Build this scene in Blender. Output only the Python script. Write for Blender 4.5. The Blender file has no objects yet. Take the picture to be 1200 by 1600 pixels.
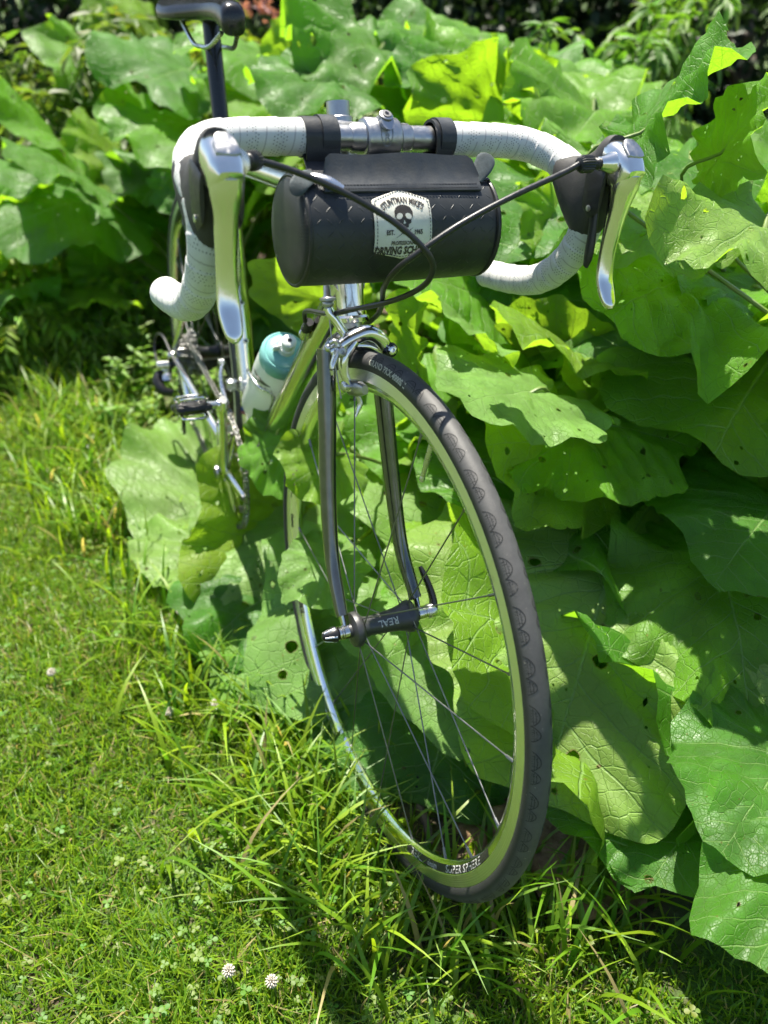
import bpy, math, random
import numpy as np
from mathutils import Matrix, Vector

sc = bpy.context.scene
COL = sc.collection
pi = math.pi
rad = math.radians

# ------------------------------------------------------------------ camera
CAM_POS = np.array([1.73238, -0.28249, 1.00806])
CAM_R = np.array([0.39250, 0.91971, -0.00902])
CAM_U = np.array([-0.49032, 0.21753, 0.84396])
CAM_F = np.array([-0.77815, 0.32683, -0.53634])
FPX = 1296.88                      # focal length for a picture 1600 units high
cam_data = bpy.data.cameras.new('camera')
cam = bpy.data.objects.new('camera', cam_data)
COL.objects.link(cam)
cam.matrix_world = Matrix(((CAM_R[0], CAM_U[0], -CAM_F[0], CAM_POS[0]),
                           (CAM_R[1], CAM_U[1], -CAM_F[1], CAM_POS[1]),
                           (CAM_R[2], CAM_U[2], -CAM_F[2], CAM_POS[2]),
                           (0, 0, 0, 1)))
cam_data.sensor_fit = 'VERTICAL'
cam_data.sensor_height = 24.0
cam_data.lens = 24.0 * FPX / 1600.0
cam_data.clip_start = 0.02
cam_data.clip_end = 400
cam_data.dof.use_dof = True
cam_data.dof.focus_distance = 0.91
cam_data.dof.aperture_fstop = 2.7
sc.camera = cam

# ------------------------------------------------------------------ sky, sun, exposure
SUN_EL, SUN_AZ = rad(71), rad(180)
sun_vec = Vector((math.cos(SUN_EL) * math.cos(SUN_AZ), math.cos(SUN_EL) * math.sin(SUN_AZ), math.sin(SUN_EL)))
world = bpy.data.worlds.new('World')
sc.world = world
world.use_nodes = True
wn = world.node_tree
wn.nodes.clear()
sky = wn.nodes.new('ShaderNodeTexSky')
sky.sky_type = 'NISHITA'
sky.sun_disc = False
sky.sun_elevation = SUN_EL
sky.sun_rotation = pi / 2 - SUN_AZ
bg = wn.nodes.new('ShaderNodeBackground')
bg.inputs['Strength'].default_value = 0.075
wo = wn.nodes.new('ShaderNodeOutputWorld')
wn.links.new(sky.outputs[0], bg.inputs[0])
wn.links.new(bg.outputs[0], wo.inputs[0])
sun_data = bpy.data.lights.new('sun', 'SUN')
sun_data.energy = 5.0
sun_data.angle = rad(0.5)
sun_data.color = (1.0, 0.94, 0.82)
sun = bpy.data.objects.new('sun', sun_data)
sun.rotation_euler = sun_vec.to_track_quat('Z', 'Y').to_euler()
sun.location = (0, 0, 6)
COL.objects.link(sun)
sc.view_settings.view_transform = 'Standard'
sc.view_settings.look = 'None'
sc.view_settings.gamma = 1.0
sc.view_settings.use_curve_mapping = False
sc.view_settings.exposure = 1.45
sc.cycles.use_denoising = True
sc.cycles.max_bounces = 6
sc.cycles.diffuse_bounces = 3
sc.cycles.glossy_bounces = 3
sc.cycles.transmission_bounces = 4
sc.cycles.transparent_max_bounces = 8
sc.cycles.use_adaptive_sampling = True
sc.cycles.adaptive_threshold = 0.03
sc.cycles.caustics_reflective = False
sc.cycles.caustics_refractive = False
sc.cycles.sample_clamp_indirect = 6.0


def ray(x, y, d):
    """photo pixel (1200 x 1600) and distance along the view axis -> point in the place"""
    return CAM_POS + d * (CAM_F + CAM_R * (x - 600) / FPX + CAM_U * (800 - y) / FPX)


def project(P):
    v = np.asarray(P) - CAM_POS
    z = v @ CAM_F
    return 600 + FPX * (v @ CAM_R) / z, 800 - FPX * (v @ CAM_U) / z, z


# ------------------------------------------------------------------ mesh helpers
def vunit(v):
    v = np.asarray(v, float)
    n = np.linalg.norm(v)
    return v / n if n > 1e-12 else v


def smooth_path(pts, n=8):
    """Catmull-Rom through the rows of pts (any number of columns)"""
    P = np.asarray(pts, float)
    if len(P) < 3:
        t = np.linspace(0, 1, n + 1)[:, None]
        return P[0] * (1 - t) + P[-1] * t
    Q = np.vstack([2 * P[0] - P[1], P, 2 * P[-1] - P[-2]])
    out = []
    for i in range(1, len(Q) - 2):
        p0, p1, p2, p3 = Q[i - 1], Q[i], Q[i + 1], Q[i + 2]
        for k in range(n):
            t = k / n
            out.append(0.5 * ((2 * p1) + (p2 - p0) * t + (2 * p0 - 5 * p1 + 4 * p2 - p3) * t * t + (3 * p1 - p0 - 3 * p2 + p3) * t ** 3))
    out.append(P[-1])
    return np.array(out)


class MB:
    def __init__(self):
        self.v, self.f, self.uv = [], [], []

    def add(self, verts, faces, uvs=None):
        o = len(self.v)
        self.v.extend([tuple(map(float, x)) for x in verts])
        for k, fc in enumerate(faces):
            self.f.append(tuple(int(i) + o for i in fc))
            self.uv.append(uvs[k] if uvs is not None else [(0.0, 0.0)] * len(fc))
        return self

    def rings(self, R, closed=True, caps=True, U=None, circ=None):
        """R: list of rings (same count) -> skin"""
        n = len(R[0])
        verts = [p for r in R for p in r]
        faces, uvs = [], []
        m = n if closed else n - 1
        for i in range(len(R) - 1):
            for j in range(m):
                k = (j + 1) % n
                faces.append((i * n + j, i * n + k, (i + 1) * n + k, (i + 1) * n + j))
                u0 = U[i] if U is not None else i / (len(R) - 1)
                u1 = U[i + 1] if U is not None else (i + 1) / (len(R) - 1)
                c = circ if circ is not None else 1.0
                uvs.append([(u0, c * j / n), (u0, c * (j + 1) / n), (u1, c * (j + 1) / n), (u1, c * j / n)])
        if caps and closed:
            faces.append(tuple(range(n - 1, -1, -1)))
            uvs.append([(0, 0)] * n)
            b = (len(R) - 1) * n
            faces.append(tuple(b + j for j in range(n)))
            uvs.append([(0, 0)] * n)
        return self.add(verts, faces, uvs)

    def tube(self, path, r, seg=12, caps=True, squash=None, up=None):
        """r scalar or list; squash=(a,b) scales of the two cross axes; up fixes the second axis"""
        P = np.asarray(path, float)
        n = len(P)
        rr = np.full(n, r) if np.isscalar(r) else np.asarray(r, float)
        T = np.gradient(P, axis=0)
        T = np.array([vunit(t) for t in T])
        a = np.array(up, float) if up is not None else (np.array([0, 0, 1.]) if abs(T[0][2]) < .9 else np.array([1., 0, 0]))
        N = vunit(np.cross(T[0], a))
        L = np.concatenate([[0], np.cumsum(np.linalg.norm(np.diff(P, axis=0), axis=1))])
        R = []
        sa, sb = squash if squash else (1, 1)
        for i in range(n):
            if up is not None:
                N = vunit(np.cross(T[i], a))
            else:
                N = vunit(N - T[i] * (N @ T[i]))
            Bn = np.cross(T[i], N)
            R.append([P[i] + rr[i] * (sa * N * math.cos(2 * pi * j / seg) + sb * Bn * math.sin(2 * pi * j / seg)) for j in range(seg)])
        return self.rings(R, True, caps, U=L, circ=2 * pi * float(rr.mean()))

    def lathe(self, prof, origin, axis, seg=32, caps=True, ref=None, full=None):
        """prof: (along, radius) pairs"""
        A = vunit(axis)
        a = np.array(ref, float) if ref is not None else (np.array([0, 0, 1.]) if abs(A[2]) < .9 else np.array([1., 0, 0]))
        N = vunit(np.cross(A, a))
        Bn = np.cross(A, N)
        O = np.asarray(origin, float)
        R = [[O + A * s + r * (N * math.cos(2 * pi * j / seg) + Bn * math.sin(2 * pi * j / seg)) for j in range(seg)] for s, r in prof]
        return self.rings(R, True, caps)

    def loft(self, top, bot, hw, seg=16, power=2.6, side=(0, 1, 0), caps=True, y0=0.0):
        """sections between a top and a bottom edge line with half width hw, superellipse"""
        S = np.array(side, float)
        R = []
        for t, b, w in zip(np.asarray(top, float), np.asarray(bot, float), hw):
            c = (t + b) / 2
            h = (t - b) / 2
            ring = []
            for j in range(seg):
                a = 2 * pi * j / seg
                ca, sa = math.cos(a), math.sin(a)
                ca = math.copysign(abs(ca) ** (2 / power), ca)
                sa = math.copysign(abs(sa) ** (2 / power), sa)
                ring.append(c + h * ca + S * w * sa)
            R.append(ring)
        return self.rings(R, True, caps)

    def box(self, c, size, M=None, bevel=0.0):
        x, y, z = [s / 2 for s in size]
        M = np.eye(3) if M is None else np.asarray(M, float)
        c = np.asarray(c, float)
        if bevel <= 0:
            vs = [(-x, -y, -z), (x, -y, -z), (x, y, -z), (-x, y, -z), (-x, -y, z), (x, -y, z), (x, y, z), (-x, y, z)]
            return self.add([c + M @ np.array(v) for v in vs], [(3, 2, 1, 0), (4, 5, 6, 7), (0, 1, 5, 4), (1, 2, 6, 5), (2, 3, 7, 6), (3, 0, 4, 7)])
        b = min(bevel, x * .9, y * .9, z * .9)
        R = []
        for zz, ins in ((-z, b), (-z + b, 0), (z - b, 0), (z, b)):
            X, Y = x - ins, y - ins
            ring = [(X - b, -Y), (X, -Y + b), (X, Y - b), (X - b, Y), (-X + b, Y), (-X, Y - b), (-X, -Y + b), (-X + b, -Y)]
            R.append([c + M @ np.array((p[0], p[1], zz)) for p in ring])
        return self.rings(R)

    def sphere(self, c, r, seg=12, rings=8, M=None):
        M = np.eye(3) if M is None else np.asarray(M, float)
        rr = np.array([r, r, r]) if np.isscalar(r) else np.array(r)
        R = []
        for i in range(rings + 1):
            t = pi * (i + 0.02) / (rings + 0.04)
            R.append([np.asarray(c) + M @ (rr * np.array([math.sin(t) * math.cos(2 * pi * j / seg), math.sin(t) * math.sin(2 * pi * j / seg), math.cos(t)])) for j in range(seg)])
        return self.rings(R)

    def xf(self, fn):
        self.v = [tuple(map(float, fn(np.array(p)))) for p in self.v]
        return self

    def mesh(self, name, mat=None, smooth=True, angle=None):
        me = bpy.data.meshes.new(name)
        me.from_pydata(self.v, [], self.f)
        ul = me.uv_layers.new(name='uv')
        flat = np.array([c for f in self.uv for p in f for c in p], dtype=np.float32)
        ul.data.foreach_set('uv', flat)
        if mat is not None:
            me.materials.append(mat)
        if smooth:
            me.polygons.foreach_set('use_smooth', np.ones(len(me.polygons), dtype=bool))
            me.set_sharp_from_angle(angle=rad(angle if angle else 40))
        me.update()
        return me

    def build(self, name, mat, parent=None, smooth=True, angle=None):
        return link(name, self.mesh(name, mat, smooth, angle), parent)


def link(name, data, parent=None, M=None):
    o = bpy.data.objects.new(name, data)
    COL.objects.link(o)
    if parent is not None:
        o.parent = parent
    if M is not None:
        o.matrix_local = M
    return o


def tag(o, label, cat, group=None, kind=None):
    o['label'] = label
    o['category'] = cat
    if group:
        o['group'] = group
    if kind:
        o['kind'] = kind
    return o


def text_geo(body, size, bold=0.0):
    cu = bpy.data.curves.new('t', 'FONT')
    cu.body = body
    cu.size = size
    cu.align_x = 'CENTER'
    cu.align_y = 'CENTER'
    cu.resolution_u = 2
    cu.offset = bold * size
    ob = bpy.data.objects.new('t', cu)
    me = ob.to_mesh()
    V = np.array([v.co[:] for v in me.vertices]) if len(me.vertices) else np.zeros((0, 3))
    F = [tuple(p.vertices) for p in me.polygons]
    ob.to_mesh_clear()
    bpy.data.objects.remove(ob)
    bpy.data.curves.remove(cu)
    return V, F


# ------------------------------------------------------------------ material helpers
class NT:
    def __init__(self, name):
        self.m = bpy.data.materials.new(name)
        self.m.use_nodes = True
        self.t = self.m.node_tree
        self.t.nodes.clear()
        self.out = self.t.nodes.new('ShaderNodeOutputMaterial')

    def n(self, kind, **kw):
        nd = self.t.nodes.new('ShaderNode' + kind)
        for k, v in kw.items():
            if k.startswith('i_'):
                key = k[2:]
                key = int(key) if key.isdigit() else key.replace('_', ' ')
                if hasattr(v, 'links') or isinstance(v, bpy.types.NodeSocket):
                    self.t.links.new(v, nd.inputs[key])
                else:
                    nd.inputs[key].default_value = v
            else:
                setattr(nd, k, v)
        return nd

    def l(self, a, b):
        self.t.links.new(a, b)

    def math(self, op, a, b=0.0, c=None, clamp=False):
        nd = self.t.nodes.new('ShaderNodeMath')
        nd.operation = op
        nd.use_clamp = clamp
        for i, v in enumerate((a, b) if c is None else (a, b, c)):
            if isinstance(v, bpy.types.NodeSocket):
                self.l(v, nd.inputs[i])
            else:
                nd.inputs[i].default_value = v
        return nd.outputs[0]

    def ramp(self, fac, stops, interp='LINEAR'):
        nd = self.t.nodes.new('ShaderNodeValToRGB')
        nd.color_ramp.interpolation = interp
        e = nd.color_ramp.elements
        while len(e) < len(stops):
            e.new(0.5)
        for i, (p, c) in enumerate(stops):
            e[i].position = p
            e[i].color = c if len(c) == 4 else (*c, 1)
        self.l(fac, nd.inputs[0])
        return nd.outputs[0]

    def smooth(self, v, a, b):
        nd = self.t.nodes.new('ShaderNodeMapRange')
        nd.interpolation_type = 'SMOOTHSTEP'
        self.l(v, nd.inputs[0])
        nd.inputs[1].default_value = a
        nd.inputs[2].default_value = b
        return nd.outputs[0]

    def mix(self, fac, a, b, blend='MIX'):
        nd = self.t.nodes.new('ShaderNodeMix')
        nd.data_type = 'RGBA'
        nd.blend_type = blend
        for s, v in ((nd.inputs[0], fac), (nd.inputs[6], a), (nd.inputs[7], b)):
            if isinstance(v, bpy.types.NodeSocket):
                self.l(v, s)
            else:
                s.default_value = v if not isinstance(v, tuple) or len(v) == 4 else (*v, 1)
        return nd.outputs[2]

    def noise(self, scale, detail=3, rough=.55, vec=None, dist=0):
        nd = self.t.nodes.new('ShaderNodeTexNoise')
        nd.inputs['Scale'].default_value = scale
        nd.inputs['Detail'].default_value = detail
        nd.inputs['Roughness'].default_value = rough
        nd.inputs['Distortion'].default_value = dist
        if vec is not None:
            self.l(vec, nd.inputs['Vector'])
        return nd.outputs['Fac']

    def noise2(self, scale, detail=3, rough=.55, vec=None):
        nd = self.t.nodes.new('ShaderNodeTexNoise')
        nd.noise_dimensions = '2D'
        nd.inputs['Scale'].default_value = scale
        nd.inputs['Detail'].default_value = detail
        nd.inputs['Roughness'].default_value = rough
        self.l(vec, nd.inputs['Vector'])
        return nd.outputs['Fac']

    def coord(self, what='Object'):
        return self.t.nodes.new('ShaderNodeTexCoord').outputs[what]

    def bump(self, h, strength=.3, dist=.001, normal=None):
        nd = self.t.nodes.new('ShaderNodeBump')
        nd.inputs['Strength'].default_value = strength
        nd.inputs['Distance'].default_value = dist
        self.l(h, nd.inputs['Height'])
        if normal is not None:
            self.l(normal, nd.inputs['Normal'])
        return nd.outputs[0]

    def bsdf(self, base, rough=.5, metal=0.0, normal=None, **kw):
        nd = self.t.nodes.new('ShaderNodeBsdfPrincipled')
        for k, v in (('Base Color', base), ('Roughness', rough), ('Metallic', metal)):
            if isinstance(v, bpy.types.NodeSocket):
                self.l(v, nd.inputs[k])
            else:
                nd.inputs[k].default_value = (*v, 1) if isinstance(v, tuple) and len(v) == 3 else v
        for k, v in kw.items():
            s = nd.inputs[k.replace('_', ' ')]
            if isinstance(v, bpy.types.NodeSocket):
                self.l(v, s)
            else:
                s.default_value = (*v, 1) if isinstance(v, tuple) and len(v) == 3 else v
        if normal is not None:
            self.l(normal, nd.inputs['Normal'])
        return nd.outputs[0]

    def done(self, shader):
        self.l(shader, self.out.inputs['Surface'])
        return self.m


def mat_simple(name, col, rough=.5, metal=0.0, vary=.25, scale=40, bump=0.0, bscale=200, dirt=None, **kw):
    """a base colour with uneven tone, uneven gloss and optional fine relief and dust"""
    t = NT(name)
    co = t.coord()
    n1 = t.noise(scale, 4, .6, co)
    a = tuple(max(0, c * (1 - vary)) for c in col)
    b = tuple(min(1, c * (1 + vary)) for c in col)
    c = t.ramp(n1, [(.3, a), (.7, b)])
    n2 = t.noise(scale * 2.7, 4, .65, co)
    r = t.ramp(n2, [(.3, (rough * .75,) * 3), (.75, (min(1, rough * 1.35),) * 3)])
    if dirt:
        n3 = t.noise(dirt[1], 5, .7, co)
        m = t.smooth(n3, dirt[2], dirt[2] + .12)
        c = t.mix(m, c, dirt[0])
        r = t.mix(m, r, (.8, .8, .8))
    nm = t.bump(t.noise(bscale, 3, .6, co), bump, .0006) if bump else None
    return t.done(t.bsdf(c, r, metal, nm, **kw))
# ------------------------------------------------------------------ bicycle materials
DUST = (.16, .13, .09)
M = {}
M['polished'] = mat_simple('polished_metal', (.80, .78, .72), .17, 1.0, .06, 30, .12, 260, dirt=((.30, .28, .24), 70, .74))
M['polished_dust'] = mat_simple('polished_metal_dusty', (.64, .63, .60), .16, 1.0, .08, 30, dirt=(DUST, 60, .66))
M['alloy'] = mat_simple('satin_alloy', (.62, .62, .62), .28, 1.0, .10, 60, dirt=((.10, .09, .07), 120, .70))
M['alloy_grey'] = mat_simple('grey_alloy', (.42, .42, .42), .36, 1.0, .10, 60, dirt=((.10, .09, .07), 110, .68))
M['steel'] = mat_simple('spoke_steel', (.20, .20, .20), .42, 1.0, .15, 40)
M['fork'] = mat_simple('dark_polished_fork', (.115, .120, .112), .17, .85, .2, 60, dirt=((.30, .28, .24), 210, .69), Specular_IOR_Level=.65, Coat_Weight=.6, Coat_Roughness=.06)
M['black_gloss'] = mat_simple('gloss_black', (.012, .012, .013), .22, 0.0, .3, 60, dirt=((.12, .11, .09), 160, .74))
M['black_metal'] = mat_simple('black_anodised', (.03, .03, .032), .35, .6, .2, 60, dirt=((.25, .23, .2), 190, .70))
M['hub'] = mat_simple('grey_black_hub', (.07, .07, .072), .42, .6, .2, 60, dirt=((.25, .23, .2), 150, .66))
M['rubber'] = mat_simple('hood_rubber', (.035, .034, .033), .62, 0, .25, 25, .25, 500, dirt=((.11, .10, .085), 35, .66))
M['plastic_black'] = mat_simple('black_plastic', (.02, .02, .02), .4, 0, .3, 50)
M['sipe'] = mat_simple('sipe_rubber', (.013, .013, .013), .7, 0, .3, 60, dirt=((.10, .095, .085), 90, .58))
M['cable'] = mat_simple('cable_housing', (.018, .018, .019), .35, 0, .2, 90, dirt=((.10, .09, .07), 200, .72))
M['rope'] = mat_simple('inner_cable', (.35, .34, .32), .4, 1.0, .2, 300)
M['white_print'] = mat_simple('white_print', (.42, .42, .40), .5, 0, .12, 90)
M['cream_print'] = mat_simple('cream_print', (.42, .41, .35), .6, 0, .2, 120)
M['black_print'] = mat_simple('black_print', (.018, .017, .016), .5, 0, .2, 90)
M['grey_print'] = mat_simple('grey_print', (.28, .28, .28), .45, .3, .2, 90)
M['chain'] = mat_simple('chain_steel', (.30, .29, .27), .34, 1.0, .3, 200, dirt=((.03, .027, .022), 160, .55))
M['cog'] = mat_simple('cog_steel', (.26, .26, .25), .28, 1.0, .25, 120, dirt=((.03, .03, .025), 130, .58))


def mat_tyre():
    t = NT('tyre_rubber')
    co = t.coord()
    n = t.noise(26, 6, .7, co)
    n2 = t.noise(140, 4, .7, co)
    uv = t.n('SeparateXYZ', i_0=t.coord('UV'))
    # uv.y: 0..1 around the section, crown of the tread at 0.25 is worn and dusty, the side walls are black
    crown = t.smooth(t.math('ABSOLUTE', t.math('SUBTRACT', uv.outputs[1], .25)), .16, .10)
    c = t.ramp(n, [(.3, (.014, .014, .0145)), (.7, (.028, .028, .0285))])
    dusty = t.ramp(n, [(.25, (.046, .0455, .045)), (.75, (.096, .095, .092))])
    c = t.mix(t.math('MULTIPLY', crown, .85), c, dusty)
    m = t.smooth(n2, .66, .72)
    c = t.mix(t.math('MULTIPLY', m, .6), c, (.30, .27, .22))
    nm = t.bump(t.noise(420, 3, .6, co), .25, .0005)
    return t.done(t.bsdf(c, .62, 0, nm))


def mat_rim():
    t = NT('machined_rim')
    co = t.coord()
    # concentric machining rings on the brake track
    sp = t.n('SeparateXYZ', i_0=co)
    r = t.math('SQRT', t.math('ADD', t.math('POWER', sp.outputs[0], 2), t.math('POWER', sp.outputs[2], 2)))
    w = t.math('SINE', t.math('MULTIPLY', r, 2600))
    grime = t.smooth(t.noise(34, 5, .7, co), .55, .75)
    c = t.mix(t.math('MULTIPLY', grime, .35), (.90, .90, .86), (.45, .42, .35))
    track = t.smooth(r, .3015, .3025)
    ro = t.math('ADD', t.math('MULTIPLY', track, .14), .16)
    nm = t.bump(t.math('MULTIPLY', w, track), .22, .0004)
    return t.done(t.bsdf(c, ro, 1.0, nm))


def mat_tape():
    t = NT('perforated_bar_tape')
    uv = t.coord('UV')
    sp = t.n('SeparateXYZ', i_0=uv)
    u, v = sp.outputs[0], sp.outputs[1]
    # slanted bands of small holes that follow the wrap
    s = t.math('ADD', u, t.math('MULTIPLY', v, .18))
    band = t.math('ABSOLUTE', t.math('SUBTRACT', t.math('FRACT', t.math('MULTIPLY', s, 1 / .028)), .5))
    bm = t.math('LESS_THAN', band, .27)
    a = t.math('MULTIPLY', s, 1 / .0031)
    b = t.math('MULTIPLY', v, 1 / .0031)
    row = t.math('FLOOR', a)
    b2 = t.math('ADD', b, t.math('MULTIPLY', t.math('MODULO', row, 2), .5))
    da = t.math('SUBTRACT', t.math('FRACT', a), .5)
    db = t.math('SUBTRACT', t.math('FRACT', b2), .5)
    d = t.math('SQRT', t.math('ADD', t.math('MULTIPLY', da, da), t.math('MULTIPLY', db, db)))
    vor = t.n('TexWhiteNoise', noise_dimensions='2D')
    cv = t.n('CombineXYZ', i_0=row, i_1=t.math('FLOOR', b2))
    t.l(cv.outputs[0], vor.inputs['Vector'])
    hole = t.math('MULTIPLY', t.math('MULTIPLY', t.math('LESS_THAN', d, .22), bm), t.math('GREATER_THAN', vor.outputs['Value'], .22))
    co = t.coord()
    n = t.noise(24, 5, .65, co)
    c = t.ramp(n, [(.3, (.52, .52, .50)), (.72, (.68, .68, .665))])
    c = t.mix(t.math('MULTIPLY', t.smooth(t.noise(60, 5, .7, co), .6, .72), .35), c, (.42, .40, .36))
    c = t.mix(t.math('MULTIPLY', t.math('GREATER_THAN', band, .475), .45), c, (.16, .14, .16))
    c = t.mix(hole, c, (.24, .24, .24))
    nm = t.bump(t.math('SUBTRACT', t.math('MULTIPLY', t.noise(900, 2, .5, co), .25), hole), .5, .0005)
    return t.done(t.bsdf(c, .55, 0, nm, Sheen_Weight=.1))


def mat_bag():
    t = NT('embossed_leather')
    uv = t.coord('UV')
    sp = t.n('SeparateXYZ', i_0=uv)
    u = t.math('MULTIPLY', sp.outputs[0], 1 / .0110)
    v = t.math('MULTIPLY', sp.outputs[1], 1 / .0110)
    iu, iv = t.math('FLOOR', u), t.math('FLOOR', v)
    fu, fv = t.math('SUBTRACT', t.math('FRACT', u), .5), t.math('SUBTRACT', t.math('FRACT', v), .5)
    par = t.math('SUBTRACT', t.math('MULTIPLY', t.math('ABSOLUTE', t.math('MODULO', t.math('ADD', iu, iv), 2)), 2), 1)
    p = t.math('ADD', fu, t.math('MULTIPLY', fv, par))
    q = t.math('SUBTRACT', fu, t.math('MULTIPLY', fv, par))
    lz = t.math('ADD', t.math('POWER', t.math('MULTIPLY', p, 1.0), 2), t.math('POWER', t.math('MULTIPLY', q, 5.5), 2))
    h = t.smooth(lz, .32, .04)
    co = t.coord()
    n = t.noise(30, 5, .6, co)
    c = t.ramp(n, [(.3, (.013, .0150, .0160)), (.75, (.028, .0315, .0335))])
    worn = t.math('MULTIPLY', h, t.smooth(t.noise(55, 4, .6, co), .48, .66))
    c = t.mix(t.math('MULTIPLY', worn, .14), c, (.16, .16, .15))
    nm = t.bump(t.math('ADD', t.math('MULTIPLY', h, .8), t.math('MULTIPLY', t.noise(700, 3, .6, co), .15)), .60, .0009)
    r = t.ramp(t.noise(45, 4, .6, co), [(.3, (.42, .42, .42)), (.7, (.54, .54, .54))])
    return t.done(t.bsdf(c, r, 0, nm, Specular_IOR_Level=.5))


M['tyre'] = mat_tyre()
M['rim'] = mat_rim()
M['tape'] = mat_tape()
M['bag'] = mat_bag()
M['leather'] = mat_simple('smooth_leather', (.030, .034, .038), .50, 0, .25, 25, .3, 420)
M['leather_dark'] = mat_simple('dark_leather', (.016, .017, .018), .45, 0, .25, 25, .3, 420)
M['suede'] = mat_simple('leather_back', (.06, .075, .08), .85, 0, .3, 120, .5, 600)
M['patch'] = mat_simple('patch_hide', (.70, .68, .59), .6, 0, .10, 60, .2, 500)
M['thread'] = mat_simple('thread', (.62, .6, .52), .8, 0, .2, 300)
M['thread_dark'] = mat_simple('dark_thread', (.02, .022, .03), .7, 0, .2, 300)

# ------------------------------------------------------------------ bicycle geometry (x forward, y to the bicycle's left, z up)
WB, WR, HA, RAKE = .9921, .336, rad(74.38), .0403
BBP = np.array([.4121, 0, .2637])
SA = rad(73.5)
AX = np.array([-math.cos(HA), 0, math.sin(HA)])
FWD = np.array([math.sin(HA), 0, math.cos(HA)])
FHUB = np.array([WB, 0, WR])
A0 = FHUB - RAKE * FWD
BAR = np.array([.8987, 0, .8805])
HW = .2045
LEAN = rad(-4.0)

bike = bpy.data.objects.new('bicycle', None)
COL.objects.link(bike)
bike.rotation_euler = (LEAN, 0, 0)
tag(bike, 'polished metal road bicycle with white taped drop handlebar leaning into the broad leaves', 'bicycle')
STEER = Matrix.Translation(Vector(A0)) @ Matrix.Rotation(.0522, 4, Vector(AX)) @ Matrix.Translation(-Vector(A0))


def fp(d, y, s):
    """fork frame: d ahead of the steering axis, y, s up the axis"""
    return A0 + FWD * d + AX * s + np.array([0, y, 0])


def part(name, mb, mat, steer=False, parent=None, smooth=True, angle=None):
    """a part of the bicycle, or a sub-part when a parent part is given"""
    o = mb.build(name, mat, parent if parent is not None else bike, smooth, angle)
    if steer and parent is None:
        o.matrix_local = STEER
    return o


def seat_pt(t):
    return BBP + np.array([-math.cos(SA), 0, math.sin(SA)]) * t


# frame
m = MB()
HT0, HT1 = fp(0, 0, .372), fp(0, 0, .522)
m.tube([HT0, HT1], .0165, 24)
for s in (.3725, .514):
    m.lathe([(0, .0165), (.0006, .0182), (.0074, .0182), (.008, .0165)], fp(0, 0, s), AX, 24)
DT1 = fp(0, 0, .412)
m.tube([BBP, DT1], .0195, 24)
SC = seat_pt(.545)
m.tube([seat_pt(0), seat_pt(.565)], .0163, 24)
m.tube([seat_pt(.525), fp(0, 0, .500)], .0150, 20)
m.lathe([(-.034, .0205), (-.033, .0215), (.033, .0215), (.034, .0205)], BBP, (0, 1, 0), 24)
for y in (-1, 1):
    m.tube(smooth_path([BBP + [-.01, .020 * y, -.002], [.30, .034 * y, .272], [.16, .050 * y, .300], [.012, .063 * y, .331]], 5), np.linspace(.0115, .0072, 16), 14)
    m.tube(smooth_path([seat_pt(.535) + [-.006, .014 * y, 0], [.20, .030 * y, .655], [.085, .052 * y, .46], [.008, .063 * y, .352]], 5), np.linspace(.0085, .0066, 16), 14)
    m.box([.004, .064 * y, .336], (.030, .005, .036), None, .002)
m.tube([[.34, -.034, .272], [.34, .034, .272]], .006, 10)
frame = part('frame', m, M['polished'])
m = MB()
m.lathe([(0, .0190), (.003, .0205), (.012, .0205), (.014, .0185)], seat_pt(.556), seat_pt(1) - seat_pt(0), 24)
m.tube([seat_pt(.566) + [-.021, -.011, 0], seat_pt(.566) + [-.021, .011, 0]], .0042, 10)
part('seat_clamp', m, M['black_metal'])
for t in (.227, .292):      # threaded bottle bosses on the seat tube
    m = MB()
    nrm = np.array([math.sin(SA), 0, math.cos(SA)])
    nrm = vunit(nrm)
    m.lathe([(0, .0052), (.0016, .0048), (.0018, .0030)], seat_pt(t) + nrm * .0160, nrm, 14)
    b = part('bottle_boss', m, M['alloy'], parent=frame)
    m = MB()
    m.lathe([(0, .0027), (.0004, .0027)], seat_pt(t) + nrm * .0180, nrm, 12)
    part('boss_hole', m, M['black_gloss'], parent=frame)
# down tube cable stop
dtd = vunit(DT1 - BBP)
dtn = np.array([-dtd[2], 0, dtd[0]])
q0 = BBP + dtd * .50
m = MB()
m.sphere(q0 + np.array([0, -.0225, .004]), (.007, .009, .007), 14, 8)
m.tube([q0 + [0, -.024, 0], q0 + dtd * .030 + [0, -.027, .002]], [.0062, .0052], 12)
cs = part('cable_stop', m, M['alloy'])
m = MB()
for k in range(5):
    m.lathe([(0, .0058), (.002, .0066), (.004, .0058)], q0 + dtd * (.016 + .004 * k) + [0, -.0258, .001], dtd, 12)
part('barrel_adjuster', m, M['plastic_black'], parent=cs)
m = MB()
stop = q0 + dtd * .036 + [0, -.0275, .002]
m.tube([q0 + [0, -.024, 0], BBP + [.02, -.022, .0]], .0007, 6)
part('inner_cable', m, M['rope'])
m = MB()
fl = BBP + np.array([.030, -.0, .110])
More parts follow.
